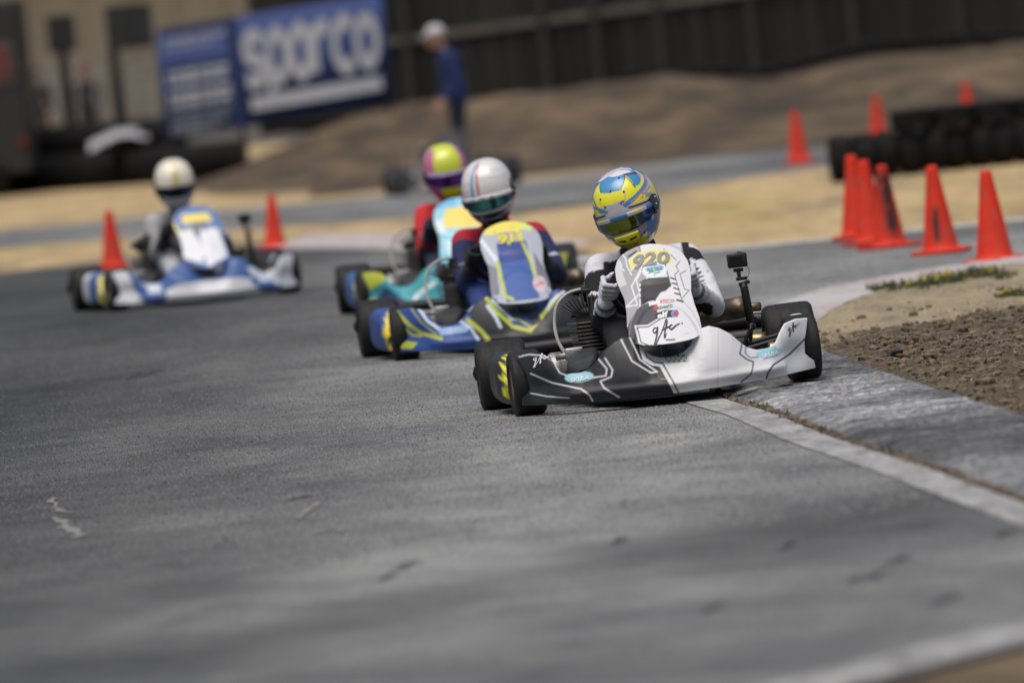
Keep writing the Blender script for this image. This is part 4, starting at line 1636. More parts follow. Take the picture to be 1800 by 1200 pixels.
def helmet(parent, paint, visor_cols, head, rot, hi=False, vent=None, strip_=None, vent_col=None, spoiler_col=None):
    h = empty('helmet', head, rot, parent)
    na, ne = (260, 190) if hi else (110, 80)
    az = np.linspace(-math.pi, math.pi, na)
    el = np.linspace(-1.15, math.pi / 2 - 0.001, ne)
    A, E = np.meshgrid(az, el)
    A, E = A.ravel(), E.ravel()
    x, y, z = helm_pt(A, E)
    faces = [(j * na + i, j * na + i + 1, (j + 1) * na + i + 1, (j + 1) * na + i) for j in range(ne - 1) for i in range(na - 1)]
    me = to_mesh('shell', np.stack([x, y, z], 1), faces, M['helmet'], True, paint(np.degrees(A), np.degrees(E), (1.6, 1.6)))
    link_mesh('shell', me, h)

    def patch(name, az0, az1, top, bot, off, mat, cf, n=60, m_=16):
        u = np.linspace(az0, az1, n)
        V, cols = [], []
        for j in range(m_ + 1):
            t = j / m_
            e = bot(u) * (1 - t) + top(u) * t
            o = off * (0.4 if j in (0, m_) else 1.0)
            px, py, pz = helm_pt(np.radians(u), np.radians(e), o)
            V.append(np.stack([px, py, pz], 1)); cols.append(cf(u, np.full_like(u, t)))
        V = np.concatenate(V)
        fc = [(j * n + i, j * n + i + 1, (j + 1) * n + i + 1, (j + 1) * n + i) for j in range(m_) for i in range(n - 1)]
        return link_mesh(name, to_mesh(name, V, fc, mat, True, np.concatenate(cols)), h)
    vt = lambda u: 7.0 - 6 * (np.abs(u) / 75) ** 2
    vb = lambda u: -20.0 + 9 * (np.abs(u) / 75) ** 2.5
    patch('visor', -72, 72, vt, vb, 0.006, M['visor'], visor_cols)
    if strip_ is not None:
        patch('visor_strip', -62, 62, lambda u: vt(u) + 1.0, lambda u: vt(u) - 7.0, 0.0075, M['helmet'], strip_, 70, 6)
    for s in (-1, 1):
        c = lambda u, t: np.tile(np.array(BLK), (len(u), 1))
        patch('visor_arm', s * 62 if s > 0 else -86, 86 if s > 0 else -62, lambda u: 14 - 0.02 * (np.abs(u) - 74) ** 2, lambda u: -20 + 0.03 * (np.abs(u) - 66) ** 2, 0.010, M['helmet'], c, 14, 12)
        sc = MB()
        for (aa, ee) in ((78, 6), (72, -4)):
            px, py, pz = helm_pt(np.radians(np.array([s * aa])), np.radians(np.array([ee])), 0.011)
            sc.sphere((px[0], py[0], pz[0]), 0.0045, 8)
        sc.build('screw', M['steel'], h)
    if vent_col is not None:
        c = lambda u, t: np.where(((np.abs(np.abs(u) - 10) < 6.5) & (np.abs(t - 0.5) < 0.10))[:, None], np.array(BLK)[None, :], np.array(vent_col)[None, :])
        patch('chin_vent', -21, 21, lambda u: -22.5 + 0 * u, lambda u: -38 + 5 * (np.abs(u) / 21) ** 2, 0.008, M['helmet'], c, 50, 24)
    if spoiler_col is not None:
        mb = MB()
        V = []
        for i in range(9):
            a = -1 + 2 * i / 8
            V += [(a * 0.070, 0.05 + 0.02 * (1 - a * a), 0.136 - 0.035 * a * a), (a * 0.080, 0.165 - 0.03 * a * a, 0.112 - 0.035 * a * a), (a * 0.075, 0.15 - 0.03 * a * a, 0.060 - 0.02 * a * a)]
        fc = []
        for i in range(8):
            q = i * 3
            fc += [(q, q + 3, q + 4, q + 1), (q + 1, q + 4, q + 5, q + 2)]
        me = to_mesh('spoiler', V, fc, M['helmet'], True, [spoiler_col] * len(V))
        link_mesh('spoiler', me, h)
        vm = MB()
        for (aa, ee) in ((0, 46), (24, 38), (-24, 38), (30, 62)):
            px, py, pz = helm_pt(np.radians(np.array([float(aa)])), np.radians(np.array([float(ee)])), 0.0005)
            vm.sphere((px[0], py[0], pz[0]), 0.0042, 8)
        vm.build('air_hole', M['black_plastic'], h)
    return h


def make_driver(kart, label, group, suit_cols, glove_col, hpaint, hvisor, head_rot, hi=False, **hk):
    p = empty('person', kart.location, kart.rotation_euler)
    tag(p, label, 'person', group)
    me = BODY.copy()
    me.materials.clear(); me.materials.append(M['suit'])
    set_cols(me, suit_cols(coords(me)))
    link_mesh('body', me, p)
    for s in (-1, 1):
        g = GLOVE[s].copy()
        g.materials.clear(); g.materials.append(M['glove'])
        v = coords(g)
        set_cols(g, glove_col(v, s))
        link_mesh('glove', g, p)
    helmet(p, hpaint, hvisor, HEAD, head_rot, hi, **hk)
    return p

# ================================================================== LIVERIES
def c1(cx, cy):
    """photo crop of the leading kart's nose -> nose coordinates"""
    dx, dy = cx / 2.553 + 820 - 1174.5, cy / 2.553 + 270 - 698
    return (0.992 * dx - 0.127 * dy) / 440 - 0.026, (-0.127 * dx - 0.992 * dy) / 440 + 0.014


def c7(cx, cy):
    """photo crop of the leading kart's front panel -> panel coordinates"""
    dx, dy = cx / 6.0 + 1080 - 1174.5, cy / 6.0 + 420 - 698
    X, Z = (0.992 * dx - 0.127 * dy) / 438, (-0.127 * dx - 0.992 * dy) / 438
    return X - np.interp(Z, [0.22, 0.60], [0.050, 0.022]), Z + np.interp(Z, [0.22, 0.6], [0.010, -0.002])


W3 = 0.0062
nose1 = Paint(WHITE, c1)
nose1.poly([(100, 700), (745, 700), (765, 800), (795, 925), (835, 948), (868, 952), (940, 1085), (900, 1300), (100, 1300)], CHAR)
nose1.line([(762, 790), (794, 925), (835, 948), (868, 952), (935, 1080)], 0.007, WHITE)
nose1.line([(785, 800), (811, 915), (845, 938), (880, 942), (950, 1075)], 0.006, CHAR)
nose1.line([(698, 838), (742, 930), (825, 982), (853, 978), (778, 925), (733, 822)], W3, WHITE)
nose1.line([(600, 925), (632, 965), (628, 995), (570, 1005)], W3, WHITE)
nose1.line([(625, 918), (657, 970), (650, 1000), (603, 1020), (620, 1050), (685, 1088)], W3, WHITE)
nose1.line([(310, 992), (400, 1030), (520, 1055), (555, 1080), (570, 1106)], W3, WHITE)
nose1.line([(262, 922), (300, 909), (365, 912), (402, 935), (430, 985), (470, 1002)], 0.004, WHITE)
nose1.line([(310, 1080), (380, 1092), (470, 1094)], 0.004, WHITE)
nose1.line([(1240, 836), (1222, 900), (1255, 925), (1283, 935), (1280, 962), (1270, 988), (1226, 1024)], 0.006, S(60, 60, 80))
nose1.line([(1256, 850), (1247, 897), (1270, 918), (1315, 915)], 0.005, S(120, 118, 140))
nose1.line([(1343, 1010), (1350, 980), (1375, 950), (1460, 905), (1535, 838)], 0.007, S(36, 36, 44))
nose1.line([(1130, 780), (1124, 900), (1120, 1050)], 0.0018, S(170, 170, 174))
nose1.line([(870, 1010), (1000, 1000), (1120, 985), (1280, 962)], 0.0018, S(196, 196, 200))
for c in ((514, 1003), (1360, 897)):
    nose1.ell(c, 0.056, 0.021, LBLUE)
# pale green chequers behind the team name
for i in range(9):
    for j in range(3):
        nose1.poly([(895 + i * 11, 908 + j * 11 - i * 0.6), (906 + i * 11, 908 + j * 11 - i * 0.6), (904 + i * 11, 918 + j * 11 - i * 0.6), (893 + i * 11, 918 + j * 11 - i * 0.6)], S(40, 60, 55) if (i + j) % 2 else S(170, 205, 160))

panel1 = Paint(WHITE, c7)
panel1.poly([(-60, 30), (335, 40), (350, 130), (395, 255), (410, 400), (330, 470), (330, 700), (300, 745), (220, 900), (0, 900)], S(158, 159, 162))
panel1.poly([(-60, 150), (120, 200), (150, 330), (200, 480), (120, 520), (-60, 400)], S(196, 198, 202))
panel1.poly([(195, 180), (235, 340), (300, 320), (340, 200), (300, 130)], S(120, 150, 180))
panel1.poly([(345, 470), (420, 415), (640, 400), (660, 490), (600, 545), (530, 575), (500, 640), (410, 660), (345, 690)], S(40, 41, 46))
panel1.poly([(360, 690), (500, 640), (520, 745), (530, 830), (410, 905), (288, 910), (325, 1085), (400, 1115), (280, 1200), (160, 1050), (235, 860), (300, 745)], S(66, 67, 72))
panel1.line([(288, 910), (410, 905), (530, 832), (515, 745)], 0.005, WHITE)
panel1.line([(288, 910), (326, 1085), (400, 1112)], 0.006, WHITE)
panel1.line([(308, 925), (345, 1080), (415, 1105)], 0.004, S(40, 40, 50))
panel1.line([(308, 925), (415, 920), (540, 840)], 0.004, S(40, 40, 50))
for ln in ([(155, 160), (190, 210), (205, 290), (250, 380)], [(120, 230), (150, 275), (140, 300), (175, 340)], [(355, 300), (250, 500), (310, 692), (195, 715), (335, 575), (300, 440), (350, 340)]):
    panel1.line(ln, 0.0055, WHITE)
panel1.line([(600, 260), (632, 400), (662, 490), (595, 548)], 0.004, S(50, 50, 60))
panel1.line([(545, 560), (490, 640)], 0.006, S(50, 50, 60))
for ln in ([(700, 380), (770, 632), (852, 542), (805, 532), (755, 372), (820, 340)], [(700, 380), (745, 340), (715, 290), (760, 240)], [(590, 110), (640, 150), (720, 230)], [(330, 60), (345, 130)]):
    panel1.line(ln, 0.0038, S(120, 120, 128))
panel1.poly([(215, 225), (300, 150), (480, 112), (640, 120), (690, 262), (600, 268), (400, 262), (300, 300), (245, 345)], S(228, 216, 140))
panel1.line([(222, 190), (300, 135)], 0.006, S(40, 40, 44))
for p in (((338, 462), (395, 428)), ((338, 512), (392, 490)), ((340, 567), (390, 545)), ((342, 622), (392, 600)), ((350, 690), (410, 656)),
          ((662, 412), (705, 428)), ((675, 466), (722, 480)), ((690, 516), (745, 534)), ((700, 572), (758, 586)), ((722, 640), (785, 656))):
    panel1.line(list(p), 0.0062, S(22, 22, 26))
panel1.line([(228, 1010), (245, 870), (300, 745), (360, 690), (480, 655), (700, 650), (800, 670), (880, 760), (940, 860), (985, 980)], 0.0022, S(150, 150, 155))
panel1.line([(605, 1054), (690, 1050)], 0.006, S(60, 60, 64))
panel1.ell((490, 335), 0.050, 0.028, S(222, 226, 230))
panel1.ell((490, 312), 0.038, 0.014, LBLUE)
panel1.line([(430, 365), (460, 345), (500, 365), (545, 350)], 0.005, S(110, 150, 165))
panel1.line([(490, 350), (490, 390)], 0.006, LBLUE)
panel1.poly([(425, 665), (545, 640), (545, 675), (430, 705)], S(225, 225, 228))
panel1.poly([(545, 640), (690, 632), (690, 660), (545, 675)], S(214, 110, 112))
panel1.poly([(478, 700), (512, 690), (505, 738), (468, 742)], S(205, 60, 65))
panel1.poly([(485, 800), (500, 775), (600, 745), (720, 745), (738, 780), (720, 815), (540, 830), (490, 825)], S(30, 32, 40))
panel1.ell((690, 782), 0.0145, 0.0125, S(90, 140, 200))
panel1.ell((700, 786), 0.0085, 0.0085, S(205, 45, 55))

pod1l = Paint(CHAR)
pod1l.poly([(0.02, 0.0), (0.12, 0.0), (0.13, 0.3), (0.07, 0.3)], S(150, 165, 182)).poly([(0.05, 0.06), (0.16, 0.04), (0.14, 0.22), (0.06, 0.24)], S(72, 78, 88))
pod1l.line([(0.05, 0.30), (0.10, 0.16), (0.08, 0.05)], 0.010, WHITE).line([(0.12, 0.28), (0.14, 0.17), (0.10, 0.06)], 0.016, YEL).line([(0.16, 0.26), (0.165, 0.17), (0.13, 0.07)], 0.010, YEL)
pod1r = Paint(WHITE).line([(0.0, 0.2), (0.2, 0.1), (0.5, 0.1)], 0.008, CHAR)


def kmap(fx, fy, s, dz=0.014, dx=0.0):
    """photo pixel -> front design coordinates of a kart whose front axle meets the ground at (fx, fy)"""
    def f(px, py):
        a, b_ = px - fx, py - fy
        return (0.995 * a - 0.0995 * b_) / s - dx, (-0.0995 * a - 0.995 * b_) / s + dz
    return f


def crop(fn, x0, y0, sc):
    return lambda cx, cy: fn(x0 + cx / sc, y0 + cy / sc)


BLUE2 = S(42, 76, 146); NAVY = S(30, 42, 78); LIME = S(186, 194, 66); ICE = S(205, 222, 232)
k2 = crop(kmap(915.7, 612, 368, 0.014, 0.035), 580, 230, 2.857)
nose2 = Paint(BLUE2, k2)
nose2.poly([(700, 900), (740, 840), (800, 805), (850, 880), (905, 965), (950, 1000), (1010, 1005), (1060, 925), (1130, 830), (1200, 780), (1260, 840), (1290, 940), (1250, 1090), (780, 1090), (720, 1010)], S(34, 35, 40))
nose2.line([(700, 900), (745, 838), (800, 805)], 0.010, ICE)
nose2.line([(780, 830), (835, 910), (915, 985), (1000, 1005), (1065, 930), (1145, 830)], 0.018, LIME)
nose2.line([(800, 900), (880, 950), (950, 950), (1000, 985)], 0.010, LIME)
nose2.line([(815, 850), (850, 890), (915, 950)], 0.012, ICE)
nose2.line([(790, 880), (830, 940), (850, 985)], 0.016, ICE)
nose2.line([(1090, 900), (1110, 860), (1190, 800)], 0.012, ICE)
nose2.poly([(995, 920), (1050, 925), (1060, 960), (1010, 985)], S(36, 38, 60))
nose2.line([(690, 950), (760, 1010), (790, 1050), (750, 1090)], 0.020, LIME)
nose2.line([(660, 960), (700, 985), (740, 1050)], 0.012, ICE)
nose2.line([(350, 905), (410, 975), (470, 1020), (560, 1045)], 0.018, LIME)
nose2.line([(455, 890), (500, 960), (570, 1010), (690, 990)], 0.014, ICE)
nose2.line([(420, 890), (470, 965), (540, 1025)], 0.006, LIME)
nose2.poly([(345, 1055), (455, 1068), (430, 1100), (350, 1100)], LIME)
nose2.poly([(540, 1000), (680, 975), (690, 1010), (560, 1030)], S(150, 175, 215))
nose2.line([(390, 990), (430, 1030), (470, 1035)], 0.010, LIME)
k2p = crop(kmap(915.7, 612, 366, 0.0, 0.030), 580, 230, 2.857)
panel2 = Paint(S(170, 176, 188), k2p)
panel2.poly([(860, 560), (1010, 545), (1030, 690), (1045, 830), (880, 850), (868, 690)], S(60, 92, 160))
panel2.poly([(870, 560), (1000, 550), (1015, 640), (870, 660)], S(36, 64, 136))
panel2.poly([(720, 420), (1100, 420), (1040, 500), (900, 470), (780, 520), (700, 540)], S(214, 222, 130))
panel2.poly([(800, 460), (1000, 445), (990, 505), (810, 520)], S(228, 214, 96))
panel2.poly([(870, 510), (965, 500), (960, 535), (920, 560), (880, 540)], S(150, 152, 158))
panel2.line([(855, 500), (925, 562), (985, 500)], 0.010, LIME)
panel2.line([(795, 540), (860, 660), (875, 820), (910, 835)], 0.016, LIME)
panel2.line([(985, 540), (1025, 650), (1040, 790)], 0.014, LIME)
panel2.line([(760, 500), (850, 640)], 0.020, ICE)
panel2.poly([(800, 660), (850, 680), (850, 810), (810, 820), (790, 740)], S(120, 124, 134))
panel2.poly([(1040, 600), (1110, 720), (1115, 790), (1050, 740)], S(110, 114, 124))
panel2.ell((1055, 760), 0.034, 0.038, S(205, 190, 200))
panel2.line([(1030, 770), (1080, 750)], 0.012, S(210, 130, 140))
pod2 = Paint(BLUE2).poly([(0.0, 0.0), (0.055, 0.0), (0.06, 0.3), (0.0, 0.3)], S(190, 200, 215)).line([(0.10, 0.3), (0.12, 0.15), (0.10, 0.02)], 0.05, S(222, 200, 50)).line([(0.05, 0.22), (0.08, 0.12), (0.05, 0.05)], 0.03, S(60, 70, 80))

CYAN = S(62, 160, 170)
nose3 = Paint(CYAN)
nose3.poly([(-0.6, 0.12), (-0.46, 0.2), (-0.42, 0.26), (-0.6, 0.26)], LIME).poly([(-0.6, 0.0), (-0.5, 0.0), (-0.46, 0.1), (-0.6, 0.1)], S(205, 205, 80)).poly([(-0.52, 0.1), (-0.42, 0.02), (-0.3, 0.02), (-0.46, 0.16)], S(40, 60, 100)).line([(-0.35, 0.02), (-0.3, 0.1), (-0.2, 0.16)], 0.02, S(230, 235, 235)).poly([(-0.12, 0), (0.12, 0), (0.2, 0.3), (-0.2, 0.3)], S(40, 60, 90)).poly([(0.4, 0.1), (0.6, 0.1), (0.6, 0.3), (0.5, 0.3)], LIME)
panel3 = Paint(S(150, 205, 225))
panel3.poly([(-0.12, 0.45), (0.13, 0.44), (0.13, 0.56), (-0.07, 0.565)], S(236, 214, 110)).poly([(-0.16, 0.56), (-0.02, 0.56), (0.0, 0.62), (-0.16, 0.62)], S(110, 185, 225)).poly([(-0.16, 0.4), (-0.09, 0.42), (-0.1, 0.5), (-0.16, 0.5)], S(215, 232, 238)).poly([(-0.1, 0.3), (0.1, 0.3), (0.1, 0.4), (-0.1, 0.42)], S(205, 228, 235)).line([(-0.13, 0.42), (0.0, 0.36), (0.13, 0.42)], 0.02, S(110, 190, 215)).poly([(-0.14, 0.2), (0.14, 0.2), (0.14, 0.29), (-0.14, 0.31)], S(120, 190, 205))
pod3 = Paint(S(60, 90, 140)).poly([(0.0, 0.12), (0.09, 0.14), (0.08, 0.3), (0.0, 0.3)], S(160, 205, 220)).line([(0.1, 0.25), (0.12, 0.1)], 0.03, LIME)
pod3r = Paint(CYAN).poly([(0.0, 0.1), (0.12, 0.16), (0.10, 0.26), (0.03, 0.24)], LIME).line([(0.0, 0.06), (0.2, 0.06)], 0.03, S(230, 230, 230))

BLUE4 = S(62, 96, 158)
k4 = crop(kmap(359, 531, 276, 0.014, 0.06), 100, 240, 3.636)
nose4 = Paint(BLUE4, k4)
nose4.poly([(700, 985), (760, 955), (960, 925), (1180, 905), (1250, 915), (1230, 965), (1100, 1000), (760, 1040), (700, 1030)], WHITE)
nose4.poly([(350, 900), (430, 900), (500, 960), (545, 1050), (420, 1090), (390, 1050)], WHITE)
nose4.poly([(1390, 900), (1440, 770), (1500, 770), (1520, 880), (1500, 950), (1400, 960)], WHITE)
nose4.poly([(1210, 840), (1290, 850), (1370, 800), (1330, 900), (1260, 905)], S(215, 222, 232))
nose4.poly([(560, 940), (620, 920), (650, 960), (600, 990)], S(200, 212, 228))
for d in (0, 22, 44):
    nose4.line([(700 + d, 860 + d), (800 + d, 930 + d * 0.4)], 0.005, S(140, 165, 205))
    nose4.line([(1130 - d, 800 + d), (1080 - d, 880 + d * 0.4)], 0.005, S(140, 165, 205))
nose4.raw([(-0.6, 0.04), (-0.42, 0.03), (-0.47, 0.12), (-0.50, 0.26), (-0.6, 0.26)], S(222, 224, 228)).raw([(0.6, 0.04), (0.45, 0.05), (0.47, 0.14), (0.50, 0.26), (0.6, 0.26)], S(222, 224, 228))
nose4.raw([(-0.32, 0.03), (0.32, 0.03), (0.27, 0.085), (0.1, 0.10), (-0.1, 0.10), (-0.27, 0.085)], S(222, 224, 228))
nose4.raw([(0.30, 0.10), (0.44, 0.10), (0.46, 0.18), (0.28, 0.17)], S(205, 214, 226)).raw([(-0.40, 0.10), (-0.32, 0.10), (-0.32, 0.15), (-0.40, 0.15)], S(205, 214, 226))
k4p = crop(kmap(359, 531, 275, 0.0, 0.055), 100, 240, 3.636)
panel4 = Paint(S(88, 122, 180), k4p)
panel4.poly([(760, 560), (860, 520), (960, 520), (1000, 570), (960, 600), (780, 620)], S(230, 214, 120))
panel4.poly([(755, 630), (830, 610), (890, 640), (930, 740), (950, 800), (900, 800), (780, 760)], S(228, 230, 234))
panel4.poly([(950, 600), (1020, 600), (1080, 690), (1100, 760), (1010, 800), (960, 830), (935, 720)], S(228, 230, 234))
panel4.poly([(840, 600), (960, 590), (940, 625), (870, 625)], S(34, 38, 62))
panel4.poly([(905, 640), (945, 640), (950, 790), (935, 790)], S(60, 72, 120))
panel4.poly([(790, 770), (900, 800), (935, 860), (870, 870), (820, 850)], S(40, 66, 128))
panel4.poly([(1010, 805), (1100, 765), (1095, 830), (1000, 870), (965, 850)], S(40, 66, 128))
panel4.raw([(-0.13, 0.47), (0.13, 0.47), (0.14, 0.58), (-0.14, 0.58)], S(96, 128, 182)).raw([(-0.10, 0.505), (0.10, 0.505), (0.085, 0.565), (-0.085, 0.565)], S(230, 214, 120)).raw([(-0.05, 0.485), (0.06, 0.485), (0.04, 0.505), (-0.03, 0.505)], S(34, 38, 62))
panel4.raw([(-0.13, 0.32), (-0.05, 0.27), (-0.012, 0.30), (-0.02, 0.40), (-0.05, 0.47), (-0.12, 0.46)], S(224, 226, 230)).raw([(0.13, 0.32), (0.05, 0.27), (0.012, 0.30), (0.02, 0.40), (0.05, 0.47), (0.12, 0.46)], S(224, 226, 230))
pod4 = Paint(S(222, 225, 230)).poly([(0.10, 0.0), (0.3, 0.0), (0.3, 0.3), (0.13, 0.3)], BLUE4).line([(0.13, 0.22), (0.12, 0.06)], 0.04, S(214, 200, 70)).poly([(0.0, 0.0), (0.1, 0.0), (0.08, 0.08), (0.0, 0.08)], S(50, 56, 74))

dark_nose = Paint(S(60, 60, 66)).line([(-0.4, 0.05), (-0.2, 0.2)], 0.05, S(170, 150, 155)).line([(0.4, 0.05), (0.2, 0.2)], 0.05, S(70, 76, 130))
dark_panel = Paint(S(24, 24, 28)).poly([(-0.1, 0.3), (0.1, 0.3), (0.1, 0.5), (-0.1, 0.5)], S(34, 34, 40))
dark_pod = Paint(S(34, 34, 40))
dark_pod_r = Paint(S(72, 78, 130))

# ================================================================== THE KARTS
GK = 'karts racing through the corner'
loc = P(1174.5, 698, 0.015)
kart1 = make_kart(loc, R(2.9), -0.0277, nose1, panel1, pod1l, pod1r, 'leading kart with half charcoal half white bodywork and number 920 cutting over the kerb', GK, True, True, R(3))
# print on the leading kart
npn = nose_y
script_gfc(npn, c1(352, 930), 0.066, M['print_white'], kart1, R(4), 0.0042)
script_gfc(npn, c1(1480, 792), 0.056, M['print_black'], kart1, R(14), 0.0036)
lettering('SKUSA', npn, c1(514, 1009), 0.070, 0.016, M['print_white'], kart1, R(3), 0.2, 0.03)
lettering('SKUSA', npn, c1(1362, 903), 0.070, 0.016, M['print_white'], kart1, R(6), 0.2, 0.03)
lettering('MOTORSPORTS', npn, c1(940, 924), 0.100, 0.014, M['print_white'], kart1, R(-2), 0.25, 0.03)
pp = panel_y
lettering('920', pp, c7(455, 205), 0.150, 0.050, M['print_grey'], kart1, R(1), 0.22, 0.035, 0.008, 1.6, 'number')
lettering('PRO TOUR', pp, c7(490, 312), 0.062, 0.012, M['print_grey'], kart1, R(2), 0.0, 0.03, 0.008, 0.5)
lettering('SERIES', pp, c7(618, 652), 0.046, 0.009, M['print_white'], kart1, R(0), 0.15, 0.02)
lettering('REVINCO', pp, c7(590, 708), 0.062, 0.0105, M['print_black'], kart1, R(1), 0.15, 0.01)
lettering('elf', pp, c7(568, 790), 0.046, 0.022, M['print_white'], kart1, R(3), 0.15, 0.045)
script_gfc(pp, c7(600, 960), 0.118, M['print_black'], kart1, R(5), 0.0050)

kart2 = make_kart(P(915.7, 612), R(5.0), 0.0, nose2, panel2, pod2, pod2, 'blue and lime kart with black nose centre directly behind the leading kart', GK, False, False, R(-2))
lettering('911', pp, (0.0, 0.535), 0.12, 0.042, M['print_yellow'], kart2, R(2), 0.1, 0.04, 0.014, 1.2, 'number')
kart3 = make_kart(P(823.5, 538), R(2.8), 0.0, nose3, panel3, pod3, pod3r, 'turquoise kart with pale blue front panel half hidden behind the blue and lime kart', GK)
kart4 = make_kart(P(359, 531), R(9.8), 0.0, nose4, panel4, pod4, pod4, 'blue and white kart alone on the left, camera stalk on its side', GK, False, True, R(2))
kart5 = make_kart(P(806, 334, -0.024), R(3), 0.0, dark_nose, dark_panel, dark_pod, dark_pod_r, 'dark stalled kart on the far track in front of the man in blue', 'karts standing on the far track')


# ================================================================== THE DRIVERS
def seg(v, a, b_):
    a, b_ = np.array(a), np.array(b_)
    d = b_ - a
    t = np.clip(((v - a) @ d) / (d @ d), 0, 1)
    return np.linalg.norm(v - a - t[:, None] * d, axis=1), t


def limbs(v):
    neck = (0.005, 0.73, 0.60)
    S_ = [((0, 0.84, 0.15), (0.0, 0.82, 0.46), 0.14), (SH_L, EL_L, 0.06), (EL_L, WR_L, 0.045), (SH_R, EL_R, 0.06), (EL_R, WR_R, 0.045),
          (neck, tuple(HEAD), 0.055), ((-0.1, 0.8, 0.16), (-0.185, 0.4, 0.285), 0.08), ((-0.185, 0.4, 0.285), (-0.15, -0.1, 0.14), 0.05),
          ((0.1, 0.8, 0.16), (0.185, 0.4, 0.285), 0.08), ((0.185, 0.4, 0.285), (0.15, -0.1, 0.14), 0.05)]
    D, T = [], []
    for a, b_, r in S_:
        d, t = seg(v, a, b_)
        D.append(d / r); T.append(t)
    D, T = np.array(D), np.array(T)
    i = D.argmin(0)
    return i, T[i, np.arange(len(v))]


def suit_1(v):
    i, t = limbs(v)
    x, y, z = v.T
    bk, wh = np.array(S(20, 21, 25)), np.array(S(222, 223, 230))
    c = np.tile(bk, (len(v), 1))
    c[(i == 0) & (x > 0.04) & (z > 0.45)] = wh
    wob = 0.010 * np.sin(x * 60) + 0.008 * np.sin(z * 80 + x * 30)
    c[(z > 0.552 + wob) & (np.abs(x) > 0.075) & (i != 5)] = wh
    c[(i == 1) & (t < 0.20 + wob * 3) & (x < -0.15)] = wh
    c[(i == 1) & (np.abs(t - 0.62 - (x + 0.2) * 2) < 0.035)] = wh
    c[(i == 2) & (np.abs(t - 0.55) < 0.05) & (x < -0.22)] = wh
    c[(i == 3)] = wh
    c[(i == 3) & (np.abs(t - 0.12 - wob * 4) < 0.14) & (x > 0.175)] = bk
    c[(i == 3) & (t > 0.34) & (t < 0.74) & (np.sin(z * 210 + x * 40) * np.sin(y * 120 - x * 90 + z * 60) > 0.22)] = bk
    c[(i == 3) & (x < 0.20) & (t > 0.2)] = bk
    c[(i == 4)] = wh
    c[(i == 5)] = bk
    c[(np.abs(x - 0.08) < 0.012) & (z > 0.5) & (i != 5)] = bk
    c[(i >= 6)] = bk
    return c


def glove_1(v, s):
    c = np.tile(np.array(S(206, 206, 218)), (len(v), 1))
    w = np.array(WR_L if s < 0 else WR_R)
    e = np.array(EL_L if s < 0 else EL_R)
    d = (e - w) / np.linalg.norm(e - w)
    q = (v - w) @ d
    c[(q > -0.012) & (q < 0.010)] = S(120, 120, 132)
    return c


def two_tone(main, second, sleeve, knee=None):
    def f(v):
        i, t = limbs(v)
        x, y, z = v.T
        c = np.tile(np.array(main), (len(v), 1))
        c[(z > 0.565) & (i != 5)] = second
        c[(np.isin(i, (1, 3))) & (t < 0.13)] = second
        c[np.isin(i, (2, 4))] = sleeve
        c[i == 5] = S(28, 28, 32)
        if knee is not None: c[i >= 6] = knee
        c[(np.isin(i, (1, 3))) & (np.abs(t - 0.7) < 0.05) & (np.sin(z * 120) > 0)] = S(200, 202, 210)
        return c
    return f


def flat_glove(col, cuff):
    def f(v, s):
        c = np.tile(np.array(col), (len(v), 1))
        w = np.array(WR_L if s < 0 else WR_R)
        e = np.array(EL_L if s < 0 else EL_R)
        c[(v - w) @ ((e - w) / np.linalg.norm(e - w)) > 0.0] = cuff
        return c
    return f


def c2(cx, cy):
    """photo crop of the leading driver's helmet -> azimuth, elevation on the shell (degrees)"""
    dx, up = cx - 620.0, 570.0 - cy
    r_, u_ = 0.945 * dx + 0.33 * up, -0.33 * dx + 0.945 * up
    u, v = r_ / 350.0, u_ / 445.0
    k = math.hypot(u, v)
    if k > 0.985: u, v = u * 0.985 / k, v * 0.985 / k
    w = math.sqrt(max(0, 1 - u * u - v * v))
    d = Vector((u, -w, v))
    d = Matrix.Rotation(R(19), 3, 'Z') @ d
    d = Matrix.Rotation(R(-18), 3, 'X') @ d
    return math.degrees(math.atan2(d.x, -d.y)), math.degrees(math.asin(max(-1, min(1, d.z))))


HB, HY, HP, HW, HG = S(66, 140, 188), S(236, 232, 36), S(196, 132, 168), S(206, 202, 208), S(160, 152, 164)
h1 = Paint(HW, c2)
h1.poly([(340, 300), (420, 235), (520, 165), (640, 165), (720, 250), (700, 345), (660, 335), (570, 235), (545, 400), (470, 415), (380, 420), (372, 310)], HB)
h1.poly([(420, 240), (480, 180), (560, 165), (620, 180), (560, 215), (500, 245), (440, 245)], S(232, 214, 220))
h1.poly([(285, 440), (360, 300), (378, 420), (470, 425), (545, 402), (570, 238), (672, 362), (745, 230), (752, 300), (700, 420), (640, 485), (600, 530), (570, 500), (400, 560), (330, 548), (288, 500)], HY)
h1.raw([(-75, -64), (75, -64), (70, -46), (28, -44), (0, -43), (-28, -44), (-70, -46)], HY)
h1.raw([(-30, -46), (30, -46), (32, -40), (-32, -40)], HG)
h1.raw([(28, -46), (60, -47), (90, -30), (120, -10), (118, 4), (88, -8), (60, -26), (30, -40)], HB)
h1.raw([(24, -24), (44, -22), (40, -34), (24, -38)], S(70, 70, 78))
h1.raw([(60, -50), (95, -34), (130, -8), (128, -14), (96, -42), (66, -56)], HP)
h1.raw([(88, -6), (118, 6), (112, 30), (94, 24)], HY)
h1.raw([(40, 20), (60, 12), (88, 16), (90, 22), (62, 20), (42, 28)], HY)
h1.raw([(20, 12), (60, 6), (86, 10), (86, 13), (58, 10), (20, 15)], S(40, 40, 48))
h1.raw([(90, 30), (130, 40), (150, 60), (120, 66), (84, 48)], HP)
h1.raw([(100, 45), (150, 30), (180, 40), (180, 70), (120, 72)], HB)
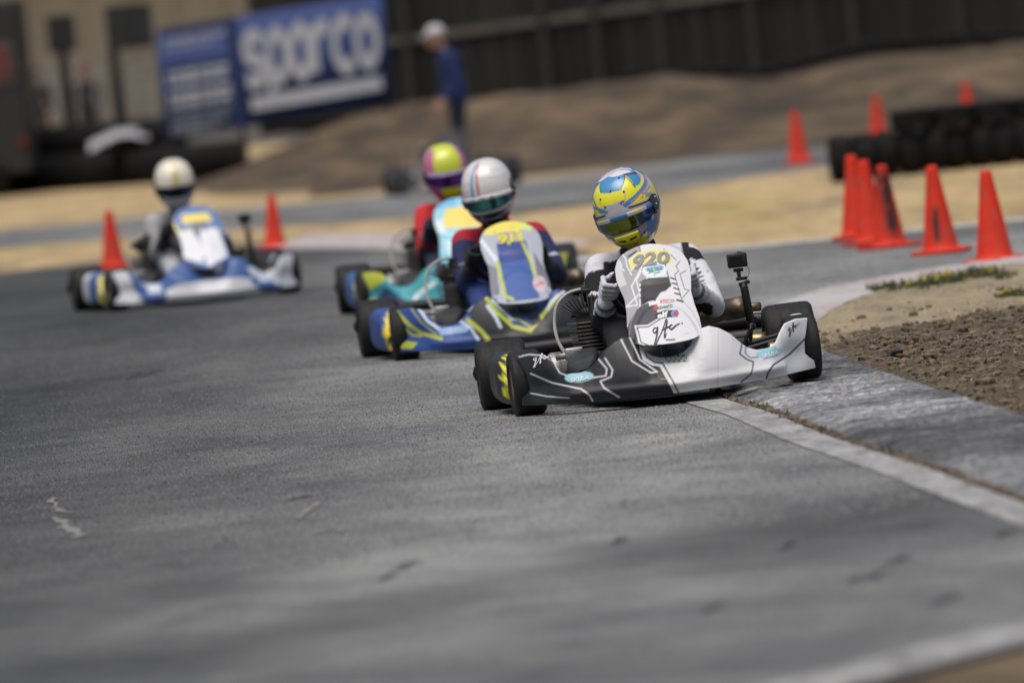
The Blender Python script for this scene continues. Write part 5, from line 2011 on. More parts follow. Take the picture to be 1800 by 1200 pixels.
h1.raw([(52, 62), (90, 52), (120, 60), (120, 64), (88, 57), (54, 67)], S(50, 60, 90))
h1.line([(560, 240), (672, 362)], 2.0, S(24, 24, 28))
h1.line([(560, 240), (548, 380)], 1.6, S(24, 24, 28))
h1.line([(360, 300), (376, 420)], 1.6, S(24, 24, 28))
h1.line([(640, 165), (715, 195), (745, 260), (735, 340)], 4.5, HY)
h1.line([(600, 560), (690, 470), (760, 350), (775, 250)], 7.5, HB)
h1.line([(650, 530), (745, 415), (795, 290), (770, 200)], 3.0, HP)
h1.line([(700, 500), (790, 390), (830, 300)], 2.4, HG)
h1.line([(300, 470), (340, 580), (380, 620)], 5.0, HB)
h1.poly([(270, 560), (345, 600), (355, 640), (300, 620)], HY)
h1.poly([(660, 548), (740, 425), (790, 470), (825, 478), (690, 548)], HY)
h1.poly([(730, 480), (765, 450), (770, 480)], S(226, 120, 60))
h1.poly([(785, 410), (870, 370), (835, 450), (792, 470)], HG)
h1.line([(575, 330), (590, 540)], 1.6, S(214, 170, 150))
h1.line([(350, 420), (395, 600)], 1.6, S(214, 170, 150))
h1.poly([(400, 560), (565, 515), (575, 575), (415, 620)], S(190, 188, 194))
h1.poly([(400, 560), (430, 570), (415, 600)], S(60, 60, 66)).poly([(565, 515), (540, 540), (572, 560)], S(60, 60, 66))
h1.line([(880, 380), (930, 470), (935, 600)], 9.0, HY)
h1.poly([(760, 770), (890, 730), (940, 590), (990, 570), (990, 690), (910, 840), (830, 910), (820, 830)], HB)
h1.line([(985, 570), (960, 700), (880, 840), (800, 930)], 3.0, HP)
h1.line([(400, 830), (460, 930), (560, 960), (700, 900), (800, 790)], 10.0, HG)
h1.line([(420, 850), (470, 920), (560, 930), (690, 880), (780, 790)], 2.6, HP)
h1.poly([(420, 930), (480, 975), (580, 990), (700, 955), (828, 830), (835, 910), (760, 1040), (500, 1080), (420, 1000)], HY)
h1.poly([(700, 960), (760, 920), (740, 975)], S(226, 130, 60))
h1.poly([(370, 810), (440, 850), (450, 900), (400, 900)], S(40, 70, 130))


def mirror(p):
    def one(az, el):
        c = p.once(az, el)
        b_ = np.all(np.abs(c - np.array(p.base)) < 1e-6, axis=1)
        c2_ = p.once(-az, el)
        c[b_] = c2_[b_]
        return c

    def f(az, el, j):
        return sum(one(az + a * j[0], el + b_ * j[1]) for a, b_ in ((0, 0), (.4, .15), (-.15, .4), (-.4, -.15), (.15, -.4))) / 5
    return f


def visor_1(u, t):
    g, bl, dk = np.array(S(120, 128, 40)), np.array(S(30, 70, 160)), np.array(S(22, 24, 34))
    a = np.clip((np.abs(u + 2) - 18) / 26, 0, 1)[:, None]
    c = g * (1 - a) + bl * a
    a2 = np.clip((np.abs(u) - 50) / 14, 0, 1)[:, None]
    return c * (1 - a2) + dk * a2


def strip_1(u, t):
    c = np.tile(np.array(S(204, 190, 200)), (len(u), 1))
    c[np.abs(u) < 15] = S(52, 118, 178)
    c[(np.abs(u) > 24) & (np.abs(u) < 40) & (t > 0.5)] = S(222, 214, 60)
    c[np.abs(u) > 46] = S(62, 120, 176)
    c[(t > 0.9)] = S(60, 60, 66)
    return c


make_driver(kart1, 'driver in black and white suit with bright yellow and blue helmet steering the leading kart', 'kart drivers', suit_1, glove_1, mirror(h1), visor_1, (R(17), R(-11), R(-22)), True, strip_=strip_1, vent_col=HY, spoiler_col=S(214, 206, 120))

h2 = Paint(S(222, 220, 218))
h2.poly([(-12, 5), (-9, 5), (-6, 85), (-14, 85)], S(190, 70, 76)).poly([(-27, 5), (-20, 5), (-16, 80), (-24, 80)], S(90, 150, 205))
h2.poly([(55, -60), (180, -60), (180, 20), (110, 26), (70, 22), (60, 0)], S(34, 35, 40)).poly([(-180, -60), (-80, -60), (-90, 10), (-180, 10)], S(34, 35, 40))
h2.poly([(-60, -70), (60, -70), (55, -24), (-60, -24)], S(40, 41, 46)).line([(-60, -30), (0, -38), (60, -28)], 3.0, S(190, 190, 195)).line([(-20, -70), (-18, -30)], 4, S(200, 205, 215)).line([(-12, -70), (-10, -30)], 3, S(180, 50, 60))
h2.line([(-60, 30), (0, 38), (70, 32)], 2.0, S(186, 184, 184)).line([(-50, 48), (0, 54), (60, 46)], 2.4, S(196, 194, 194))


def visor_2(u, t):
    g, bl = np.array(S(60, 130, 118)), np.array(S(24, 62, 128))
    a = np.clip((np.abs(u) - 14) / 26, 0, 1)[:, None]
    return g * (1 - a) + bl * a


def strip_2(u, t):
    c = np.tile(np.array(S(232, 232, 232)), (len(u), 1))
    for q in (-26, -6, 12):
        c[(np.abs(u - q) < 5.0) & (np.abs(t - 0.5) < 0.3) & (np.sin(u * 2.2) > -0.4)] = S(40, 40, 46)
    return c


make_driver(kart2, 'driver in navy suit with red shoulders and white striped helmet', 'kart drivers', two_tone(S(30, 40, 84), S(176, 32, 52), S(28, 32, 60), S(38, 60, 120)), flat_glove(S(34, 34, 40), S(60, 60, 72)), h2, visor_2, (R(14), R(-7), R(-14)), strip_=strip_2)

h3 = Paint(S(205, 216, 60))
h3.poly([(32, 12), (44, 60), (100, 70), (120, -60), (20, -60), (26, 0)], S(196, 104, 148)).poly([(-32, 12), (-44, 60), (-100, 70), (-120, -60), (-20, -60), (-26, 0)], S(196, 104, 148))
h3.poly([(-60, 6), (60, 6), (55, 14), (-55, 14)], S(214, 206, 220)).poly([(-18, -50), (18, -50), (20, -22), (-20, -22)], S(224, 220, 40)).poly([(40, -60), (90, -60), (70, -22), (30, -26)], S(150, 40, 80)).poly([(-40, -60), (-90, -60), (-70, -22), (-30, -26)], S(150, 40, 80))


def visor_3(u, t):
    return np.tile(np.array(S(98, 40, 140)), (len(u), 1))


make_driver(kart3, 'driver in red suit with lime and pink helmet behind the white helmet', 'kart drivers', two_tone(S(196, 34, 44), S(206, 48, 56), S(190, 34, 46), S(40, 44, 70)), flat_glove(S(40, 44, 70), S(190, 34, 46)), h3, visor_3, (R(12), R(-4), R(6)))

h4 = Paint(S(232, 226, 208))
h4.poly([(-10, 8), (10, 8), (8, 88), (-8, 88)], S(206, 192, 128)).poly([(-180, -70), (180, -70), (180, -5), (80, 0), (60, -20), (-60, -20), (-80, 0), (-180, -5)], S(190, 190, 194)).poly([(50, -30), (180, -30), (180, 2), (50, 2)], S(50, 50, 56)).poly([(-180, -30), (-50, -30), (-50, 2), (-180, 2)], S(50, 50, 56)).line([(-60, -34), (0, -40), (60, -34)], 2.4, S(90, 90, 98))


def visor_4(u, t):
    return np.tile(np.array(S(40, 46, 66)), (len(u), 1))


make_driver(kart4, 'driver in grey suit with cream and gold helmet in the blue and white kart', 'kart drivers', two_tone(S(150, 150, 152), S(176, 176, 178), S(34, 34, 38), S(176, 178, 184)), flat_glove(S(28, 28, 32), S(34, 34, 38)), h4, visor_4, (R(12), R(-2), R(-4)))


# ================================================================== TRAFFIC CONES
def mat_cone(name, scuff):
    mt, nt, b = new_mat(name)
    v = obj_vec(nt)
    n1 = noise_tex(nt, 7, 5, 0.6, v)
    n2 = noise_tex(nt, 1.0, 5, 0.65, obj_vec(nt, (20, 20, 5)))
    a = ramp(nt, n1, [(0.3, (0.55, 0.021, 0.006)), (0.7, (0.74, 0.036, 0.010))])
    c = a.outputs[0]
    d = ramp(nt, n2, [(0.50, (0, 0, 0)), (0.66, (0.55, 0.55, 0.55))])
    c = mixc(nt, d.outputs[0], c, (0.24, 0.10, 0.07))
    if scuff:
        # a black rubber scuff where a tyre has hit the side
        sep = nt.nodes.new('ShaderNodeSeparateXYZ')
        nt.links.new(v, sep.inputs[0])
        mx = nd(nt, 'ShaderNodeMath', operation='ADD'); nt.links.new(sep.outputs[0], mx.inputs[0]); mx.inputs[1].default_value = scuff[0]
        ab = nd(nt, 'ShaderNodeMath', operation='ABSOLUTE'); nt.links.new(mx.outputs[0], ab.inputs[0])
        wx = nd(nt, 'ShaderNodeMapRange', i_1=scuff[1], i_2=scuff[1] * 0.2); nt.links.new(ab.outputs[0], wx.inputs[0])
        mz = nd(nt, 'ShaderNodeMath', operation='SUBTRACT'); nt.links.new(sep.outputs[2], mz.inputs[0]); mz.inputs[1].default_value = scuff[2]
        az_ = nd(nt, 'ShaderNodeMath', operation='ABSOLUTE'); nt.links.new(mz.outputs[0], az_.inputs[0])
        wz = nd(nt, 'ShaderNodeMapRange', i_1=scuff[3], i_2=scuff[3] * 0.6); nt.links.new(az_.outputs[0], wz.inputs[0])
        ml = nd(nt, 'ShaderNodeMath', operation='MULTIPLY'); nt.links.new(wx.outputs[0], ml.inputs[0]); nt.links.new(wz.outputs[0], ml.inputs[1])
        n3 = ramp(nt, noise_tex(nt, 1.0, 4, 0.7, obj_vec(nt, (40, 40, 12))), [(0.30, (0, 0, 0)), (0.44, (1, 1, 1))])
        m2 = nd(nt, 'ShaderNodeMath', operation='MULTIPLY'); nt.links.new(ml.outputs[0], m2.inputs[0]); nt.links.new(n3.outputs[0], m2.inputs[1])
        c = mixc(nt, m2.outputs[0], c, (0.02, 0.015, 0.014))
    nt.links.new(c, b.inputs['Base Color'])
    b.inputs['Roughness'].default_value = 0.6
    b.inputs['Specular IOR Level'].default_value = 0.3
    return mt


def make_cone(loc, h, mat, label, group, lean=(0, 0), rz=0.0):
    o = empty('traffic_cone', loc, (lean[0], lean[1], rz))
    tag(o, label, 'cone', group)
    k = h / 0.5
    prof = [(0.118, 0.024), (0.106, 0.034), (0.098, 0.05), (0.036, 0.46), (0.033, 0.488), (0.029, 0.497), (0.022, 0.5), (0.020, 0.49), (0.086, 0.05)]
    b_ = MB().lathe([(r * k, z * k) for r, z in prof], (0, 0, 0), 'Z', 28).build('cone_body', mat, o)
    mb = MB().box((0, 0, 0.014 * k), (0.31 * k, 0.31 * k, 0.026 * k), None, 0.011 * k)
    for sx in (-1, 1):
        for sy in (-1, 1):
            mb.box((sx * 0.12 * k, sy * 0.12 * k, 0.006 * k), (0.05 * k, 0.05 * k, 0.012 * k), None, 0.004)
    mb.build('cone_base', mat, o)
    return o


CM = {'a': mat_cone('cone_orange', None), 'b': mat_cone('cone_orange_scuffed', (0.0, 0.032, 0.17, 0.12)), 'c': mat_cone('cone_orange_smeared', (0.004, 0.065, 0.27, 0.24))}
GC = 'orange traffic cones round the track'
for (px, py, h, mk, lb, rz) in (
        (1750, 461, 0.505, 'a', 'clean orange cone nearest the dirt, rightmost of the row of five', 6),
        (1655, 446, 0.51, 'b', 'orange cone with one upright black scuff, second from the right', -12),
        (1564, 436, 0.50, 'c', 'orange cone smeared with black rubber, middle of the row of five', 20),
        (1532, 430, 0.52, 'a', 'orange cone wedged between the smeared cone and the leftmost of the row', 9),
        (1510, 420, 0.53, 'a', 'orange cone at the left end of the row in front of the tyre wall', -5),
        (1406, 288, 0.50, 'a', 'blurred orange cone alone on the far track left of the tyre wall', 3),
        (1545, 245, 0.47, 'a', 'orange cone rising behind the left part of the tyre wall', 14),
        (1704, 216, 0.47, 'a', 'far orange cone whose tip shows above the right tyre wall', 3),
        (484, 436, 0.42, 'a', 'orange cone behind the right wheels of the blue and white kart', 10),
        (201, 472, 0.45, 'a', 'orange cone behind the left wheels of the blue and white kart', -8)):
    g = P(px, py)
    z = 0.0 if g.y < 85 else -0.024
    make_cone(P(px, py, z), h, CM[mk], lb, GC, (R(random.uniform(-1, 1)), R(random.uniform(-1, 1))), R(rz))


# ================================================================== TYRE WALLS
def road_tyre_mesh(r=0.2, w=0.19):
    h = w / 2
    prof = [(r * 0.58, -h * 0.75), (r * 0.62, -h * 0.95), (r * 0.80, -h), (r * 0.93, -h * 0.93), (r * 0.985, -h * 0.78)]
    for k in range(5):
        y = -h * 0.68 + k * h * 0.34
        prof += [(r, y - h * 0.11), (r, y + h * 0.11), (r * 0.975, y + h * 0.13), (r * 0.975, y + h * 0.2)]
    prof += [(r * 0.985, h * 0.78), (r * 0.93, h * 0.93), (r * 0.80, h), (r * 0.62, h * 0.95), (r * 0.58, h * 0.75)]
    return MB().lathe(prof, (0, 0, 0), 'X', 28).mesh('tyre', M['oldtyre'])


RT = road_tyre_mesh()


def put_tyre(x, y, z, rot, label, group, sc=1.0):
    o = link_mesh('old_tyre', RT)
    o.location = (x, y, z); o.rotation_euler = rot; o.scale = (sc, sc, sc)
    return tag(o, label, 'tyre', group)


rt = random.Random(5)
ORD = ['first', 'second', 'third', 'fourth', 'fifth', 'sixth', 'seventh', 'eighth', 'ninth', 'tenth', 'eleventh', 'twelfth', 'thirteenth', 'fourteenth', 'fifteenth', 'sixteenth', 'seventeenth']
a0 = P(1462, 322, -0.03)
for i in range(11):
    put_tyre(a0.x + 0.095 + i * 0.196, a0.y + 0.05 * i + rt.uniform(-0.03, 0.03), -0.03 + 0.192 + rt.uniform(-0.004, 0.004), (rt.uniform(0, 6), 0, R(rt.uniform(-3, 3))), ORD[i] + ' upright black tyre from the left end of the right tyre wall', 'tyres of the right tyre wall')
for i in range(4):
    put_tyre(a0.x + 0.72 + i * 0.345, a0.y + 0.12 + 0.1 * i + rt.uniform(-0.03, 0.03), -0.03 + 0.385 + 0.095 * 0.9, (0, R(90), 0), ORD[i] + ' flat tyre from the left lying on top of the right tyre wall', 'tyres lying on the right tyre wall', 0.9)
# left
for i in range(17):
    px = 8 + i * 26
    g = P(px, 343 - px * 0.072, -0.03)
    put_tyre(g.x, g.y, -0.03 + 0.19 * 1.25, (rt.uniform(0, 6), 0, R(rt.uniform(-4, 4))), ORD[i] + ' dark tyre from the left in the bottom row of the left tyre wall', 'tyres of the left tyre wall', 1.25)
for i in range(13):
    px = 0 + i * 26
    g = P(px, 343 - px * 0.072, -0.03)
    put_tyre(g.x + 0.06, g.y + 0.45, 0.42 + 0.17, (rt.uniform(0, 6), 0, R(rt.uniform(-4, 4))), ORD[i] + ' dark tyre from the left in the top row of the left tyre wall', 'tyres on top of the left tyre wall', 1.2)
# at the foot of the fence
for i, px in enumerate((1108, 1142, 1222, 1262, 1325, 1362, 1405, 1446, 1490, 1532, 1576, 1620, 1664, 1708, 1750, 1792)):
    g = PD(px, 100, 138.6)
    zz = bank_z(g.x, 138.6)
    put_tyre(g.x, 138.6, zz + 0.085, (0, R(90), 0), ORD[i] + ' weathered tyre from the left lying at the foot of the board fence', 'tyres along the fence foot', 0.95 if i % 3 else 1.1)

# a pale sheet thrown over the left tyre wall
M['sheet'] = simple('pale_tarpaulin', (0.36, 0.36, 0.38), 0.7, 0, 0.1, 9, 0.4)
g = PD(210, 268, 140.6)
V, Fc = [], []
n1_, n2_ = 26, 12
for j in range(n2_ + 1):
    for i in range(n1_ + 1):
        u, w = i / n1_ - 0.5, j / n2_ - 0.5
        V.append((g.x + u * 0.80, 140.9 + w * 0.6, 0.68 + 0.03 * math.cos(u * 5) + 0.10 * u + 0.05 * noise.noise((u * 6, w * 5, 1)) - 0.18 * max(0, -w) ** 1.0 - 0.10 * abs(u)))
for j in range(n2_):
    for i in range(n1_):
        k = j * (n1_ + 1) + i
        Fc.append((k, k + 1, k + n1_ + 2, k + n1_ + 1))
so = link_mesh('tarpaulin', to_mesh('tarpaulin', V, Fc, M['sheet']))
so.modifiers.new('thickness', 'SOLIDIFY').thickness = 0.01
tag(so, 'pale crumpled tarpaulin thrown over the left tyre wall', 'tarpaulin')

# ================================================================== THE BANNER
BD = 135.0
tl, tr_, bl_, br = PD(275, 53, BD), PD(671, -12, BD), PD(291, 247, BD), PD(689, 180, BD)
ban = empty('banner', (0, BD, 0))
tag(ban, 'large blue vinyl banner with white lettering standing in front of the fence', 'banner')
M['vinyl'] = simple('blue_vinyl', S(28, 54, 112), 0.7, 0, 0.14, 3)
M['vinyl_dark'] = simple('dark_blue_vinyl', S(24, 44, 92), 0.6, 0, 0.14, 3)
M['vinyl_text'] = simple('banner_white', (0.46, 0.48, 0.52), 0.7, 0, 0.05)
M['vinyl_text2'] = simple('banner_pale', (0.30, 0.34, 0.43), 0.7, 0, 0.05)


def bpt(u, v, off=0.0):
    """u 0..1 left to right, v 0..1 bottom to top on the banner"""
    a = bl_.lerp(br, u); b_ = tl.lerp(tr_, u)
    p = a.lerp(b_, v)
    return Vector((p.x, -off + 0.02 * math.sin(u * 14), p.z))


def bquad(name, u0, u1, v0, v1, mat, off, thick=0.0, n=16):
    V, Fc = [], []
    for i in range(n + 1):
        u = u0 + (u1 - u0) * i / n
        V += [bpt(u, v0, off), bpt(u, v1, off)]
    for i in range(n): Fc.append((2 * i, 2 * i + 2, 2 * i + 3, 2 * i + 1))
    o = link_mesh(name, to_mesh(name, V, Fc, mat), ban)
    return o


bquad('sheet', 0, 1, 0, 1, M['vinyl'], 0.0, n=40).modifiers.new('thickness', 'SOLIDIFY').thickness = 0.004
bquad('panel', 0.305, 0.355, 0.0, 1.0, M['vinyl_dark'], 0.006)
bquad('panel', 0.01, 0.32, 0.60, 0.67, M['vinyl_dark'], 0.006)
bquad('panel', 0.01, 0.32, 0.94, 1.0, M['vinyl_dark'], 0.006)


def stroke(path, w, closed=False):
    sm = smooth_line([(p[0], p[1]) for p in path], 6)
    V, Fc = [], []
    n = len(sm)
    for i, p in enumerate(sm):
        t = (sm[min(i + 1, n - 1)] - sm[max(i - 1, 0)]).normalized()
        V += [(p.x - t.y * w, p.y + t.x * w * 0.9), (p.x + t.y * w, p.y - t.x * w * 0.9)]
    for i in range(n - 1): Fc.append((2 * i, 2 * i + 1, 2 * i + 3, 2 * i + 2))
    return V, Fc


# s p a r c o in heavy rounded strokes; letter cell x 0..1, z 0..1
glyph = {
    's': [[(0.9, 0.85), (0.5, 0.95), (0.12, 0.80), (0.2, 0.56), (0.8, 0.42), (0.88, 0.18), (0.5, 0.05), (0.08, 0.14)]],
    'p': [[(0.12, -0.28), (0.12, 0.5), (0.12, 0.93)], [(0.12, 0.75), (0.5, 0.94), (0.9, 0.7), (0.9, 0.3), (0.5, 0.06), (0.12, 0.25)]],
    'a': [[(0.88, 0.95), (0.88, 0.5), (0.88, 0.04)], [(0.88, 0.75), (0.5, 0.94), (0.1, 0.7), (0.1, 0.3), (0.5, 0.06), (0.88, 0.25)]],
    'r': [[(0.12, 0.04), (0.12, 0.5), (0.12, 0.94)], [(0.12, 0.62), (0.4, 0.88), (0.95, 0.9)]],
    'c': [[(0.92, 0.85), (0.5, 0.95), (0.1, 0.7), (0.1, 0.3), (0.5, 0.05), (0.92, 0.15)]],
    'o': [[(0.5, 0.95), (0.9, 0.7), (0.9, 0.3), (0.5, 0.05), (0.1, 0.3), (0.1, 0.7), (0.5, 0.95)]],
}
U0, UW = 0.372, 0.102
for i, ch in enumerate('sparco'):
    V, Fc = [], []
    for path in glyph[ch]:
        v, f = stroke(path, 0.17)
        o = len(V)
        V += v; Fc += [tuple(q + o for q in ff) for ff in f]
    W_ = 0.092 if ch != 'r' else 0.075
    x0 = U0 + i * UW - (0.012 if ch in 'co' else 0)
    V3 = [bpt(x0 + p[0] * W_, 0.36 + p[1] * 0.47, 0.008 + 0.0004 * (k % 7)) for k, p in enumerate(V)]
    lo = link_mesh('letter', to_mesh('letter', V3, Fc, M['vinyl_text'], False), ban)
bquad('lettering_bar', 0.385, 0.965, 0.13, 0.255, M['vinyl_text'], 0.008)
for (v0, v1, u1, mt) in ((0.86, 0.905, 0.30, 'vinyl_text2'), (0.80, 0.835, 0.24, 'vinyl_text2'), (0.555, 0.60, 0.30, 'vinyl_text'), (0.48, 0.53, 0.29, 'vinyl_text'), (0.36, 0.41, 0.31, 'vinyl_text'), (0.285, 0.335, 0.30, 'vinyl_text'), (0.21, 0.23, 0.30, 'vinyl_text2'), (0.17, 0.185, 0.29, 'vinyl_text2'), (0.09, 0.12, 0.28, 'vinyl_text2'), (0.04, 0.065, 0.22, 'vinyl_text2')):
    u = 0.03
    q = 0
    while u < u1:      # words too blurred to read: short blocks
        w = 0.018 + 0.02 * ((q * 7) % 3)
        bquad('word', u, min(u + w, u1), v0, v1, M[mt], 0.008, n=2)
        u += w + 0.009; q += 1
pm = MB()
pm_me = MB().box((0, 0, 0.85), (0.06, 0.06, 2.1)).mesh('post', M['wood'], False)
for u in (0.01, 0.34, 0.68, 0.99):
    o = link_mesh('post', pm_me, ban)
    p = bpt(u, 0)
    o.location = (p.x, 0.06, -0.15)


# ================================================================== LEFT BACKGROUND: board signs, building, spectators
M['dark_board'] = simple('dark_board', (0.022, 0.024, 0.026), 0.8, 0, 0.3, 5)
M['dark_post'] = simple('dark_post', (0.03, 0.026, 0.023), 0.9, 0, 0.3, 6)
M['cream'] = simple('cream_wall', (0.50, 0.495, 0.465), 0.9, 0, 0.08, 0.8)
M['cream2'] = simple('cream_trim', (0.47, 0.455, 0.41), 0.85, 0, 0.08, 0.8)
M['pale_wall'] = simple('pale_wall', (0.5, 0.5, 0.5), 0.85, 0, 0.08, 0.8)


def board_sign(px, D, bx0, bx1, by0, by1, label, pw=0.1):
    a, b_ = PD(bx0, by0, D), PD(bx1, by1, D)
    c = PD(px, by1, D)
    o = empty('board_sign', (c.x, D, -0.03))
    tag(o, label, 'sign', 'dark board signs by the left tyre wall')
    z0, z1 = min(a.z, b_.z), max(a.z, b_.z)
    MB().box(((a.x + b_.x) / 2 - c.x, 0, (z0 + z1) / 2 + 0.03), (abs(b_.x - a.x), 0.05, z1 - z0), None, 0.006).build('board', M['dark_board'], o, False)
    MB().box(((a.x + b_.x) / 2 - c.x, -0.035, (z0 + z1) / 2 + 0.03), (0.05, 0.02, (z1 - z0) * 0.98), None, 0.004).build('batten', M['dark_post'], o, False)
    MB().tube([(0.02, 0.08, -0.05), (0, 0.075, z0), (0, 0.075, z1 + 0.02)], [pw * 0.62, pw * 0.5, pw * 0.48], 10).build('post', M['dark_post'], o)
    return o


board_sign(110, 144, 80, 136, 30, 90, 'dark square board sign on a thick post at the far left', 0.14)
board_sign(198, 144, 184, 272, 12, 82, 'wide dark board sign on a thick post beside the blue banner', 0.15)

# dark enclosed trailer cut by the left edge of the frame
D = 142.0
xr = PD(38, 100, D).x
tr = empty('equipment_trailer', (xr - 1.2, D, -0.03))
tag(tr, 'dark equipment trailer cut off by the left edge of the picture', 'trailer')
M['trailer'] = simple('trailer_black', (0.016, 0.017, 0.019), 0.6, 0, 0.3, 2)
MB().box((0, 1.5, 1.45), (2.4, 3.0, 2.3), None, 0.05).build('body', M['trailer'], tr, False)
for sx in (-0.75, 0.75):
    o = link_mesh('wheel', RT, tr); o.location = (sx, 0.25, 0.30); o.scale = (1.3, 1.5, 1.5)
MB().box((0.6, -0.02, 1.75), (1.0, 0.03, 0.55), None, 0.01).build('door_panel', simple('trailer_grey', (0.07, 0.07, 0.08), 0.5, 0, 0.3, 3), tr, False)
MB().box((0.95, -0.045, 1.78), (0.16, 0.03, 0.42), None, 0.01).build('door_stripe', simple('trailer_red', (0.12, 0.02, 0.02), 0.5, 0, 0.2), tr, False)
MB().box((1.1, -0.02, 0.7), (0.12, 0.04, 0.12), None, 0.01).build('tail_light', simple('tail_red', (0.12, 0.01, 0.01), 0.3, 0, 0.1), tr, False)

D = 185.0
x0, x1 = PD(-250, 60, D).x, PD(760, 60, D).x
bd = empty('workshop_building', ((x0 + x1) / 2, D, -0.03))
tag(bd, 'long low cream building behind the left tyre wall and banner', 'building')
L = x1 - x0
MB().box((0, 3, 2.2), (L, 6, 4.4), None, 0.0).build('wall', M['cream'], bd, False)
MB().box((0, -0.15, 4.5), (L + 0.4, 6.6, 0.25), None, 0.0).build('roof_edge', M['cream2'], bd, False)
k = 0
for i in range(12):
    MB().box((-L / 2 + 0.6 + i * L / 12, -0.02, 2.2), (0.05, 0.05, 4.3), None, 0.0).build('wall_joint', M['cream2'], bd, False)
pw_ = PD(560, 12, D)
MB().box((pw_.x - (x0 + x1) / 2, -0.06, pw_.z + 0.35), (2.0, 0.1, 0.55), None, 0.0).build('sign_panel', M['pale_wall'], bd, False)

# low parapet with rails in front of it
D = 178.0
x0, x1 = PD(20, 150, D).x, PD(320, 150, D).x
rl = empty('railing', ((x0 + x1) / 2, D, -0.03))
tag(rl, 'grey metal railing in front of the cream building', 'railing')
zt = PD(170, 118, D).z
zb = PD(170, 158, D).z
M['rail_grey'] = simple('galvanised_rail', (0.16, 0.16, 0.17), 0.6, 0.3, 0.2)
for z in (zt, (zt + zb) / 2):
    MB().tube([(-(x1 - x0) / 2, 0, z), ((x1 - x0) / 2, 0, z)], 0.022, 8).build('rail', M['rail_grey'], rl)
for i in range(9):
    xx = -(x1 - x0) / 2 + i * (x1 - x0) / 8
    MB().tube([(xx, 0, 0), (xx, 0, zt)], 0.024, 8).build('rail_post', M['rail_grey'], rl)


# ================================================================== STANDING PEOPLE
def stand_bones(bow=0.10, arm=0.0):
    """faces -x; z 0 at the soles"""
    bn = []
    for s in (-1, 1):
        hip, kn, an = Vector((0, s * 0.09, 0.90)), Vector((-0.03, s * 0.10, 0.49)), Vector((0.02 + 0.05 * s, s * 0.10, 0.08))
        bn += [(hip, 0.095, kn, 0.062), (kn, 0.062, kn.lerp(an, 0.35) + Vector((0.015, 0, 0)), 0.058), (kn.lerp(an, 0.35) + Vector((0.015, 0, 0)), 0.058, an, 0.038), (an + Vector((0.02, 0, -0.04)), 0.036, an + Vector((-0.16, 0, -0.05)), 0.032)]
        sh = Vector((-0.02 - bow * 0.7, s * 0.20, 1.38)); el = Vector((0.03 - bow * 0.4, s * 0.25, 1.10)); wr = Vector((-0.10 - bow - arm, s * 0.22, 0.90))
        bn += [((-bow * 0.7, 0, 1.36), 0.10, sh, 0.068), (sh, 0.066, el, 0.050), (el, 0.048, wr, 0.034), (wr, 0.034, wr + Vector((-0.05, 0, -0.07)), 0.030)]
        for q in range(4):
            bn.append((wr + Vector((-0.04, (q - 1.5) * 0.02, -0.06)), 0.011, wr + Vector((-0.06 - 0.004 * q, (q - 1.5) * 0.02, -0.13)), 0.009))
        bn.append((wr + Vector((-0.04, -s * 0.03, -0.04)), 0.012, wr + Vector((-0.085, -s * 0.045, -0.085)), 0.010))
    bn += [((0, -0.06, 0.93), 0.115, (0, 0.06, 0.93), 0.115), ((0, 0, 0.95), 0.135, (-0.01 - bow * 0.25, 0, 1.15), 0.130), ((-0.01 - bow * 0.25, 0, 1.15), 0.130, (-bow * 0.55, 0, 1.32), 0.140),
           ((-bow * 0.55, -0.08, 1.33), 0.105, (-bow * 0.55, 0.08, 1.33), 0.105)]
    nk = Vector((-0.03 - bow * 0.8, 0, 1.44)); hd = Vector((-0.07 - bow * 1.2, 0, 1.585))
    bn += [(nk, 0.060, hd, 0.058), (hd + Vector((0.02, 0, 0.03)), 0.092, hd + Vector((-0.02, 0, 0.0)), 0.082), (hd + Vector((-0.04, 0, -0.05)), 0.055, hd + Vector((-0.06, 0, -0.075)), 0.040),
           (hd + Vector((-0.10, 0, -0.01)), 0.014, hd + Vector((-0.115, 0, -0.03)), 0.013)]
    for s in (-1, 1): bn.append((hd + Vector((0.01, s * 0.085, 0.01)), 0.018, hd + Vector((0.01, s * 0.09, -0.025)), 0.013))
    return bn, hd


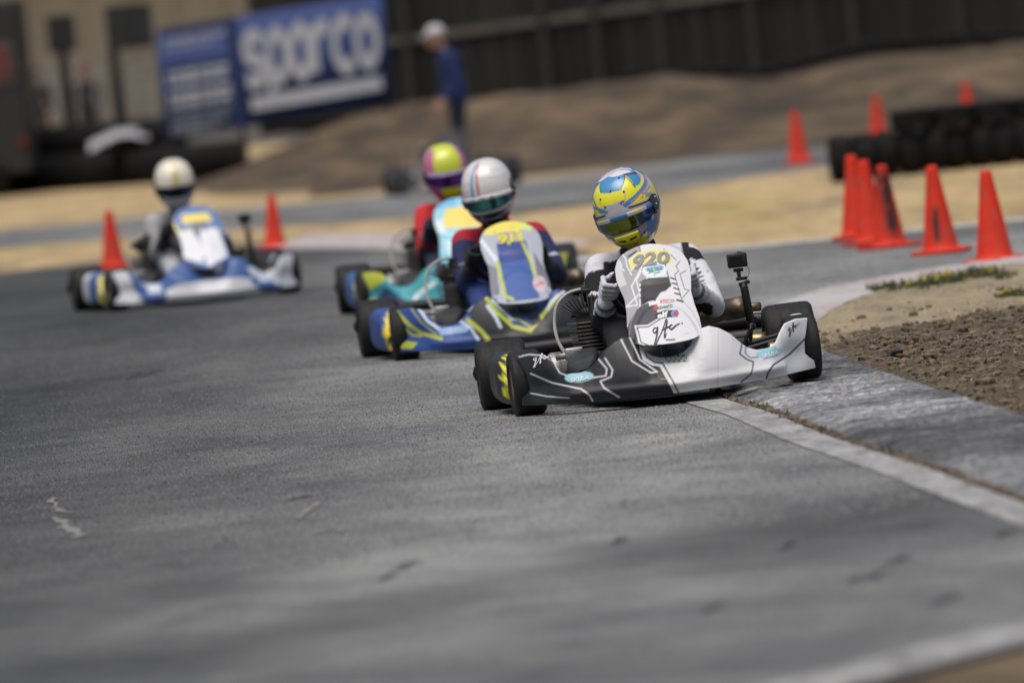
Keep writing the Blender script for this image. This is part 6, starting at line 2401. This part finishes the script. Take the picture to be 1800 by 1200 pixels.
def standing_person(loc, rz, label, shirt, trousers, cap_col, bow=0.1, arm=0.0, sc=1.0, group=None):
    bn, hd = stand_bones(bow, arm)
    me = fuse('body', bn, 0.013, 4)
    me.materials.append(M['suit'])
    v = coords(me)
    x, y, z = v.T
    c = np.tile(np.array(shirt), (len(v), 1))
    c[z < 0.90] = trousers
    c[z < 0.06] = S(40, 38, 36)
    c[z > 1.47] = (0.36, 0.21, 0.15)
    wr = np.array([-0.10 - bow - arm, 0, 0.90])
    c[(np.abs(y) > 0.16) & (np.hypot(x - wr[0], z - wr[2]) < 0.035)] = (0.36, 0.21, 0.15)
    c[(np.abs(y) > 0.15) & (z < 0.89) & (z > 0.70) & (x < -0.12)] = (0.36, 0.21, 0.15)
    h_ = np.array(hd)
    c[(np.abs(x - (h_[0] - 0.095)) < 0.014) & (np.abs(z - h_[2] - 0.012) < 0.010) & (np.abs(np.abs(y) - 0.034) < 0.014)] = (0.03, 0.02, 0.02)
    c[(x < h_[0] - 0.06) & (np.abs(z - h_[2] + 0.062) < 0.006) & (np.abs(y) < 0.026)] = (0.22, 0.08, 0.07)
    set_cols(me, c)
    p = empty('person', loc, (0, 0, rz))
    p.scale = (sc, sc, sc)
    tag(p, label, 'person', group)
    link_mesh('body', me, p)
    mb = MB()
    n = 18
    prof = [(0.104, 0.0), (0.106, 0.03), (0.098, 0.065), (0.070, 0.095), (0.030, 0.108), (0.001, 0.110)]
    mb.lathe(prof, hd + Vector((0.005, 0, 0.035)), 'Z', n)
    q = hd + Vector((-0.085, 0, 0.045))
    mb.add([q + Vector((0.0, -0.075, 0)), q + Vector((-0.075, -0.055, -0.025)), q + Vector((-0.095, 0, -0.030)), q + Vector((-0.075, 0.055, -0.025)), q + Vector((0, 0.075, 0)), q + Vector((0.0, 0, 0.016))], [(0, 1, 2, 5), (5, 2, 3, 4)])
    cp = mb.build('cap', simple('cap_cloth', cap_col, 0.9, 0, 0.2, 30), p)
    return p


g = PD(812, 300, 111.6)
standing_person((g.x + 0.02, 111.6, -0.024), R(8), 'man in blue long-sleeved shirt and pale cap standing behind the stalled kart', S(20, 42, 94), S(14, 24, 52), (0.5, 0.49, 0.52), 0.08, 0.0, 0.965)
for (px, py, col, cap_, lb) in ((58, 118, S(40, 34, 50), (0.05, 0.03, 0.03), 'spectator in dark jacket at the railing left of the square board sign'), (146, 112, S(40, 42, 52), (0.16, 0.03, 0.03), 'spectator in dark top with red cap between the two board signs')):
    t_ = PD(px, py, 181.0)
    sc = max(0.6, (t_.z + 0.03) / 1.73)
    standing_person((t_.x, 181.0, -0.03), R(90), lb, col, S(30, 32, 44), cap_, 0.05, 0.0, sc, 'spectators at the railing')
